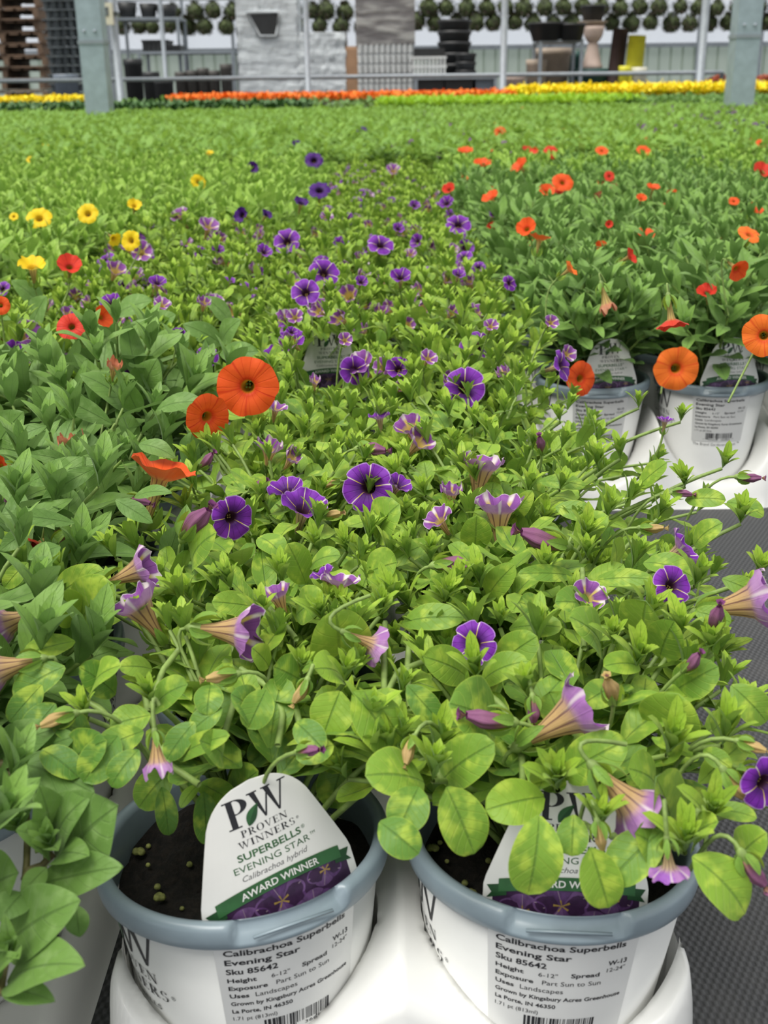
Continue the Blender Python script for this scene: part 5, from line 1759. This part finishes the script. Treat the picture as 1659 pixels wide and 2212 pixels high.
# pallets, each its own
def pallet(loc, wd):
    t = thing('wooden_pallet', 'brown wooden pallet in the tall stack at the far left', 'pallet', loc, 0, 'pallets in the stack')
    mb = MB()
    for k in range(7):
        mb.box((-wd / 2 + wd * (k + .5) / 7, 0, .128), (wd / 7 * .72, 1.0, .02))
    mb.obj('deck_boards', 'wood', t, False)
    mb = MB()
    for k in (-1, 0, 1):
        mb.box((k * (wd / 2 - .05), 0, .072), (.07, 1.0, .09))
        mb.box((0, k * .44, .012), (wd, .1, .02))
    mb.obj('runners', 'wood', t, False)
    return t
xc, wd, zt = span(-100, 84, 0, 16.0)
p0 = pallet((xc, 16.5, 0), wd)
Rp = random.Random(3)
for k in range(1, 15):
    c = copy_tree(p0); c.location = (xc + Rp.uniform(-.04, .04), 16.5 + Rp.uniform(-.05, .05), k * .145); c.rotation_euler[2] = Rp.uniform(-.03, .03)

# stacks of nested nursery trays
def ntray(loc, wd, label, group):
    mb = MB()
    mb.box((0, 0, .09), (wd, .4, .015))
    for k in range(6):
        mb.lathe([(.001, 0), (wd / 16, 0), (wd / 13, .09)], 8, (-wd / 2 + wd * (k + .5) / 6, -.12, 0)); mb.lathe([(.001, 0), (wd / 16, 0), (wd / 13, .09)], 8, (-wd / 2 + wd * (k + .5) / 6, .12, 0))
    o = mb.obj('nursery_tray', 'grey_plastic', None, False, loc)
    return tag(o, label, 'tray', group)
xc, wd, zt = span(95, 190, 0, 15.0)
t0 = ntray((xc, 15, 0), wd, 'grey nursery tray in the tall stack between the pallets and the thick left post', 'grey trays in the left stack')
for k in range(1, 19):
    c = t0.copy(); COL.objects.link(c); c.location = (xc + Rp.uniform(-.03, .03), 15, k * .105)

def box_thing(name, px0, px1, pyt, pyb, Y, depth, mat, label, cat, ground=True, bevel=.02):
    a = at(px0, pyt, Y); b2 = at(px1, pyb, Y)
    zt_, zb = float(a[2]), (0.0 if ground else float(b2[2]))
    mb = MB()
    wd_ = float(b2[0] - a[0]); h = zt_ - zb
    prof = [(1, 0), (1, h * .96), (.97, h)]
    v = []
    for s, z in prof:
        for sx_, sy_ in ((-1, -1), (1, -1), (1, 1), (-1, 1)):
            v.append((sx_ * wd_ / 2 * s, sy_ * depth / 2 * s, z))
    f_ = [[0, 3, 2, 1], [8, 9, 10, 11]]
    for r_ in (0, 4):
        for k in range(4):
            f_.append([r_ + k, r_ + (k + 1) % 4, r_ + 4 + (k + 1) % 4, r_ + 4 + k])
    mb.add(v, f_)
    return mb, (float((a[0] + b2[0]) / 2), Y + depth / 2, zb), wd_, h


def wrapped_stack(px0, px1, pyt, Y, mat, label, layers=8, hole=False, top=None, cell=False):
    mb, loc, wd_, h = box_thing('s', px0, px1, pyt, 0, Y, .9, mat, label, 'x')
    t = thing('wrapped_pallet_load', label, 'pallet load', loc)
    m2 = MB()
    n = 26; m_ = 30
    Rr = np.random.default_rng(int(px0))
    for (ax, ay), (bx2, by2) in (((-1, -1), (1, -1)), ((1, -1), (1, 1)), ((1, 1), (-1, 1)), ((-1, 1), (-1, -1))):
        s = np.linspace(0, 1, n); zz = np.linspace(0, h, m_)
        X = (ax + (bx2 - ax) * s) * wd_ / 2; Y2 = (ay + (by2 - ay) * s) * .45
        P = np.zeros((m_, n, 3)); lay = .025 * np.abs(np.sin(zz / h * layers * PI))[:, None]
        P[:, :, 0] = X[None] * (1 + lay - .02); P[:, :, 1] = Y2[None] * (1 + lay - .02); P[:, :, 2] = zz[:, None]
        P += Rr.normal(0, .006, P.shape)
        m2.grid(P)
    m2.box((0, 0, h - .01), (wd_ * .97, .86, .02))
    m2.obj('wrap_film', mat, t)
    if hole:
        m3 = MB()
        a, b2 = at(535, 28, Y), at(602, 78, Y)
        zc1, zc2 = float(a[2]), float(b2[2])
        xs_ = [float(at(q, 40, Y)[0]) - loc[0] for q in (535, 602, 590, 560)]
        v = []
        for y_ in (-.485, -.45):
            v += [(xs_[0], y_, zc1), (xs_[1], y_, zc1), (xs_[2] + .03, y_, zc2), (xs_[3], y_, zc2)]
        m3.add(v, [[3, 2, 1, 0], [4, 5, 6, 7], [0, 1, 5, 4], [1, 2, 6, 5], [2, 3, 7, 6], [3, 0, 4, 7]])
        m3.obj('torn_opening', 'black_plastic', t, False)
        m4 = MB()
        ed = [(xs_[0], zc1), (xs_[1], zc1), (xs_[2] + .03, zc2), (xs_[3], zc2), (xs_[0], zc1)]
        m4.tube([(x_, -.48, z_) for x_, z_ in ed], .02, 6)
        m4.obj('film_edge', 'wrap', t)
    if cell:
        m5 = MB()
        za = float(at(px0, 100, Y)[2])
        for r_ in range(8):
            for c_ in range(10):
                m5.lathe([(.032, 0), (.040, za / 9)], 8, (-wd_ / 2 + wd_ * (c_ + .5) / 10, -.46, r_ * za / 8 + .03))
        m5.obj('white_pots', 'white_plastic', t)
    if top:
        z0 = float(at(px0, 100, Y)[2])
        m6 = MB(); m6.box((0, 0, (z0 + h) / 2 + .01), (wd_ * 1.05, .99, h - z0)); m6.obj('grey_film_bundle', top, t, False)
    return t
wrapped_stack(506, 640, -14, 14.5, 'wrap', 'tall white film wrapped load with a dark torn opening near its top', 9, True)
wrapped_stack(640, 744, 70, 14.5, 'wrap', 'lower white film wrapped load right of the tall torn one', 6)
wrapped_stack(770, 893, -14, 14.5, 'wrap', 'tall load of white pots with grey film bundle on top', 10, top='wrap_grey', cell=True)
mb, loc, wd_, h = box_thing('c', 746, 770, 100, 0, 14.5, .6, 0, '', '')
tag(mb.obj('cardboard_box', 'cardboard', None, False, loc), 'narrow upright brown cardboard box between two wrapped loads', 'box')

# stack of nested black pots
def round_stack(px, pyt, r, Y, mat, label, step=.07, group=None, base=0.0, name='black_pot'):
    a = at(px, pyt, Y)
    n = max(1, int((float(a[2]) - base) / step))
    mb = MB(); mb.lathe([(0.001, 0), (r * .75, 0), (r * .92, step * 2.2), (r, step * 2.3), (r, step * 2.6), (r * .9, step * 2.6), (r * .72, .01), (.001, .01)], 20)
    me = mb.mesh(name, mat)
    for k in range(n):
        o = link(name, me, None, (float(a[0]), Y + r, base + k * step))
        tag(o, label, 'pot', group)
def yz(px, py, Y):
    p = at(px, py, Y); return float(p[0]), float(p[2])
round_stack(984, 75, .20, 14, 'black_plastic', 'black nested pot in the column stack right of the white pot load', .12, 'black pots in the column stack')
round_stack(1008, 135, .12, 13.6, 'black_plastic', 'smaller black nested pot at the right of the black column stack', .09, 'small black pots by the column')
# bench with crates
def bench(px0, px1, py, Y, label, mat='galv_light', legs=4, thick=.03, depth=.6):
    a = at(px0, py, Y); c = at(px1, py, Y)
    wd_ = float(c[0] - a[0]); z = float((a[2] + c[2]) / 2)
    t = thing('storage_rack', label, 'rack', (float((a[0] + c[0]) / 2), Y + depth / 2, 0))
    m1 = MB(); m1.box((0, 0, z), (wd_, depth, thick)); m1.obj('shelf', mat, t, False)
    for sx_ in (-1, 1):
        for sy_ in (-1, 1):
            m2 = MB(); m2.box((sx_ * (wd_ / 2 - .02), sy_ * (depth / 2 - .02), z / 2), (.035, .035, z)); m2.obj('leg', mat, t, False)
    return t, z
bench(895, 1075, 168, 13.2, 'low steel rack in front of the black pots with dark bins under it')
for a_, b_2, mt, lb in ((898, 960, 'black_plastic', 'left long black bin under the low steel rack'), (962, 1024, 'black_plastic', 'middle black bin under the low steel rack'), (1028, 1074, 'bluegrey', 'blue grey bin under the right end of the low steel rack')):
    mb, loc, wd_, h = box_thing('c', a_, b_2, 172, 0, 13.25, .45, 0, '', '')
    mb.box((0, 0, h * .99), (wd_ * 1.03, .47, .03))
    tag(mb.obj('storage_bin', mt, None, False, loc), lb, 'bin')
x_, z_ = yz(928, 160, 13.3); zt_ = yz(928, 124, 13.3)[1]; zt2 = yz(928, 106, 13.3)[1]
t = thing('plastic_crate', 'white slatted crate with black trays in it, left of the black pot column', 'crate', (x_, 13.5, yz(928, 167, 13.3)[1] + .015))
zb = t.location[2]
mb = MB()
for k in range(9):
    mb.box((-.17 + k * .0425, -.15, (zt_ - zb) / 2), (.018, .02, zt_ - zb))
    mb.box((-.17 + k * .0425, .15, (zt_ - zb) / 2), (.018, .02, zt_ - zb))
for z in (.01, (zt_ - zb) / 2, zt_ - zb):
    mb.box((0, -.15, z), (.38, .025, .025)); mb.box((0, .15, z), (.38, .025, .025)); mb.box((-.18, 0, z), (.025, .3, .025)); mb.box((.18, 0, z), (.025, .3, .025))
mb.box((0, 0, .01), (.36, .3, .02))
mb.obj('slatted_side', 'white_plastic', t, False)
mb = MB(); mb.box((0, 0, (zt_ - zb + zt2 - zb) / 2), (.34, .28, zt2 - zt_ + .02)); mb.obj('black_trays', 'black_plastic', t, False)

# big tubs on a rack, right of centre
def round_thing(name, px, pyt, pyb, rt_px, rb_px, Y, mat, label, cat='pot', prof=None, n=28):
    p = at(px, pyb, Y); q = at(px, pyt, Y)
    k = proj(p)[2] / F
    h = float(q[2] - p[2])
    rt, rb_ = rt_px * k, rb_px * k
    mb = MB()
    if prof is None:
        pr = [(.001, 0), (rb_, 0), (rb_ + (rt - rb_) * .85, h * .86), (rt * 1.03, h * .88), (rt * 1.03, h), (rt * .95, h), (rb_ * .8, .03), (.001, .03)]
    else:
        pr = [(max(.001, a * k), b3 * h) for a, b3 in prof]
    mb.lathe(pr, n)
    o = mb.obj(name, mat, None, True, (float(p[0]), Y + rt, float(p[2])))
    return tag(o, label, cat)
t_rack, zr = bench(1165, 1262, 88, 13.5, 'tall steel rack carrying wide black tubs above the tan pots')
zpx = 87
round_thing('plastic_tub', 1188, 47, zpx, 44, 32, 13.4, 'black_plastic', 'wide black tub, left one on the tall steel rack', 'tub')
round_thing('plastic_tub', 1238, 50, zpx, 30, 24, 13.4, 'black_plastic', 'black tub, right one on the tall steel rack', 'tub')
def stand(px, pyt, Y, r, mat, label):
    p = at(px, pyt, Y)
    mb = MB(); z = float(p[2]); mb.lathe([(.001, 0), (r, 0), (r, z), (.001, z)], 12)
    return tag(mb.obj('round_pedestal', mat, None, True, (float(p[0]), Y, 0)), label, 'pedestal')
def ground_pot(px, pyt, rt_px, rb_px, Y, mat, label, name='planter_pot', cat='pot'):
    q = at(px, pyt, Y); k = proj(q)[2] / F; h = float(q[2])
    rt, rb_ = rt_px * k, rb_px * k
    mb = MB(); mb.lathe([(.001, 0), (rb_, 0), (rb_ + (rt - rb_) * .88, h * .9), (rt * 1.04, h * .91), (rt * 1.04, h), (rt * .94, h), (rb_ * .8, .04), (.001, .04)], 28)
    return tag(mb.obj(name, mat, None, True, (float(q[0]), Y + rt, 0)), label, cat)
ground_pot(1200, 103, 40, 30, 14.2, 'tan_clay', 'large tan planter pot standing under the black tubs')
ground_pot(1162, 128, 22, 20, 13.9, 'tan_clay', 'smaller tan planter pot left of the large tan one')
ground_pot(1116, 163, 22, 20, 13.6, 'pink_clay', 'low pinkish planter pot right of the slim centre post')
ground_pot(1248, 110, 16, 12, 14.6, 'green_plastic', 'dark green planter pot behind the tan urn', )
ground_pot(1285, 148, 40, 34, 13.9, 'green_plastic', 'broad dark green planter under the tan urn')
# urn on the green planter, black bowl above
round_thing('garden_urn', 1282, 56, 147, 22, 22, 13.9, 'pink_clay', 'pale bell shaped clay urn standing on a dark green planter', 'urn',
            [(0, 0), (23, 0), (23, .05), (19, .14), (15, .35), (11, .55), (10, .62), (14, .66), (20, .78), (22, .92), (23, 1.0), (18, 1.0), (8, .7), (0, .68)])
round_thing('plastic_tub', 1285, 10, 45, 27, 20, 13.9, 'black_plastic', 'black tub high above the clay urn', 'tub')
round_thing('clay_saucer', 1285, 45, 56, 32, 24, 13.9, 'tan_clay', 'flat tan saucer between the clay urn and the black tub', 'saucer')
def leaning(px0, px1, pyt, pyb, Y, mat, label, lean=0.0, name='rolled_liner'):
    a = at(px0, pyt, Y); c = at(px1, pyt, Y)
    wd_ = float(c[0] - a[0]); z1 = float(a[2])
    mb = MB()
    r_ = wd_ / 2
    mb.tube([(0, 0, 0), (lean * .5, 0, z1 * .5), (lean, 0, z1)], [r_ * .95, r_, r_], 20)
    o = mb.obj(name, mat, None, True, (float((a[0] + c[0]) / 2) - lean, Y + r_, 0))
    return tag(o, label, 'roll')
leaning(1328, 1362, 62, 0, 13.9, 'dark_red_brown', 'dark brown upright roll left of the yellow stack', .08)
leaning(1362, 1400, 76, 0, 13.7, 'yellow_plastic', 'bright yellow upright stack right of the dark brown roll', .04, 'yellow_sleeve_stack')
ground_pot(1352, 142, 12, 11, 13.2, 'yellow_plastic', 'short yellow pot stack in front of the yellow column')
ground_pot(1385, 145, 16, 14, 13.2, 'cream', 'cream pot right of the short yellow stack')

# left shelves
t, z1 = bench(246, 386, 40, 15.2, 'tall steel rack at the left holding black tubs near the top')
t, z2 = bench(296, 505, 113, 15.0, 'steel rack at the left with black crates on its shelf')
for k, (px, w_) in enumerate(((266, 22), (312, 20), (352, 24))):
    a = at(px, 38, 15.2); q = at(px, 2 + k * 3, 15.2); kk = proj(a)[2] / F
    mb = MB(); h = float(q[2] - a[2]); r_ = w_ * kk
    mb.lathe([(.001, 0), (r_ * .75, 0), (r_, h), (r_ * .9, h), (.001, .04)], 18)
    tag(mb.obj('plastic_tub', 'black_plastic', None, True, (float(a[0]), 15.5, z1 + .016)), ('leftmost black tub on the top shelf of the left rack', 'middle black tub on the top shelf of the left rack', 'right black tub on the top shelf of the left rack')[k], 'tub')
for k, (p0_, p1_, pt) in enumerate(((303, 358, 86), (360, 386, 97))):
    a = at(p0_, pt, 15.0); c = at(p1_, pt, 15.0); wd_ = float(c[0] - a[0]); h = float(a[2]) - z2 - .015
    mb = MB(); mb.box((0, 0, h / 2), (wd_, .4, h)); mb.box((0, 0, h - .012), (wd_ * 1.05, .43, .024))
    for j in range(5): mb.box((-wd_ / 2 + wd_ * (j + .5) / 5, -.205, h / 2), (.015, .012, h))
    tag(mb.obj('plastic_crate', 'black_plastic', None, False, (float((a[0] + c[0]) / 2), 15.3, z2 + .016)), ('larger black crate on the left steel rack', 'smaller black crate at the right of the larger one')[k], 'crate')
GP = 'dark pots in a row under the left rack'
for k, (px, pyt) in enumerate(((388, 155), (412, 152), (436, 147), (460, 152), (486, 138))):
    tag(ground_pot(px, pyt, 13, 11, 14.4, 'brown_plastic', ['first dark grey pot from the left in the low row under the left rack', 'second dark grey pot from the left in the low row under the left rack', 'third and middle dark grey pot in the low row under the left rack', 'fourth dark grey pot in the low row under the left rack', 'tallest dark grey pot, right end of the low row under the left rack'][k]), group=GP)
ground_pot(282, 127, 20, 17, 14.4, 'black_plastic', 'tall black pot stack right of the slim left tube post')
ground_pot(322, 155, 18, 15, 14.0, 'black_plastic', 'short black pot right of the tall black one')
ground_pot(135, 160, 26, 22, 13.6, 'bluegrey', 'blue grey tub in front of the left tray stack')
ground_pot(350, 172, 20, 18, 13.5, 'black_plastic', 'low wide black pot in front of the left rack')
# rust coloured plants at the right
for k, (px, w_) in enumerate(((1553, 24), (1648, 24))):
    p = at(px, 181, 12.6)
    mb = MB(); Rr = random.Random(k)
    for i in range(260):
        a = Rr.random() * 6.28; r_ = .14 * math.sqrt(Rr.random())
        c = np.array([r_ * math.cos(a), r_ * math.sin(a), .02 + .05 * (1 - (r_ / .14) ** 2) + Rr.uniform(-.02, .01)])
        leaf(mb, c, c + [Rr.uniform(-.03, .03), Rr.uniform(-.03, .03), .02], [0, -.4, 1], .025, 'ob', .1, .1, .5, 0, 2, 2)
    zz = float(p[2])
    t = thing('rust_coloured_plant', ('rust red leafy plant just left of the thick right post', 'rust red leafy plant cut by the right edge of the picture')[k], 'plant', (float(p[0]), 12.6, 0))
    o = mb.obj('foliage', 'rust_flower', t); o.location = (0, 0, zz)
    m2 = MB(); m2.lathe([(.001, 0), (.08, 0), (.11, zz), (.001, zz)], 16); m2.obj('pot', 'black_plastic', t)
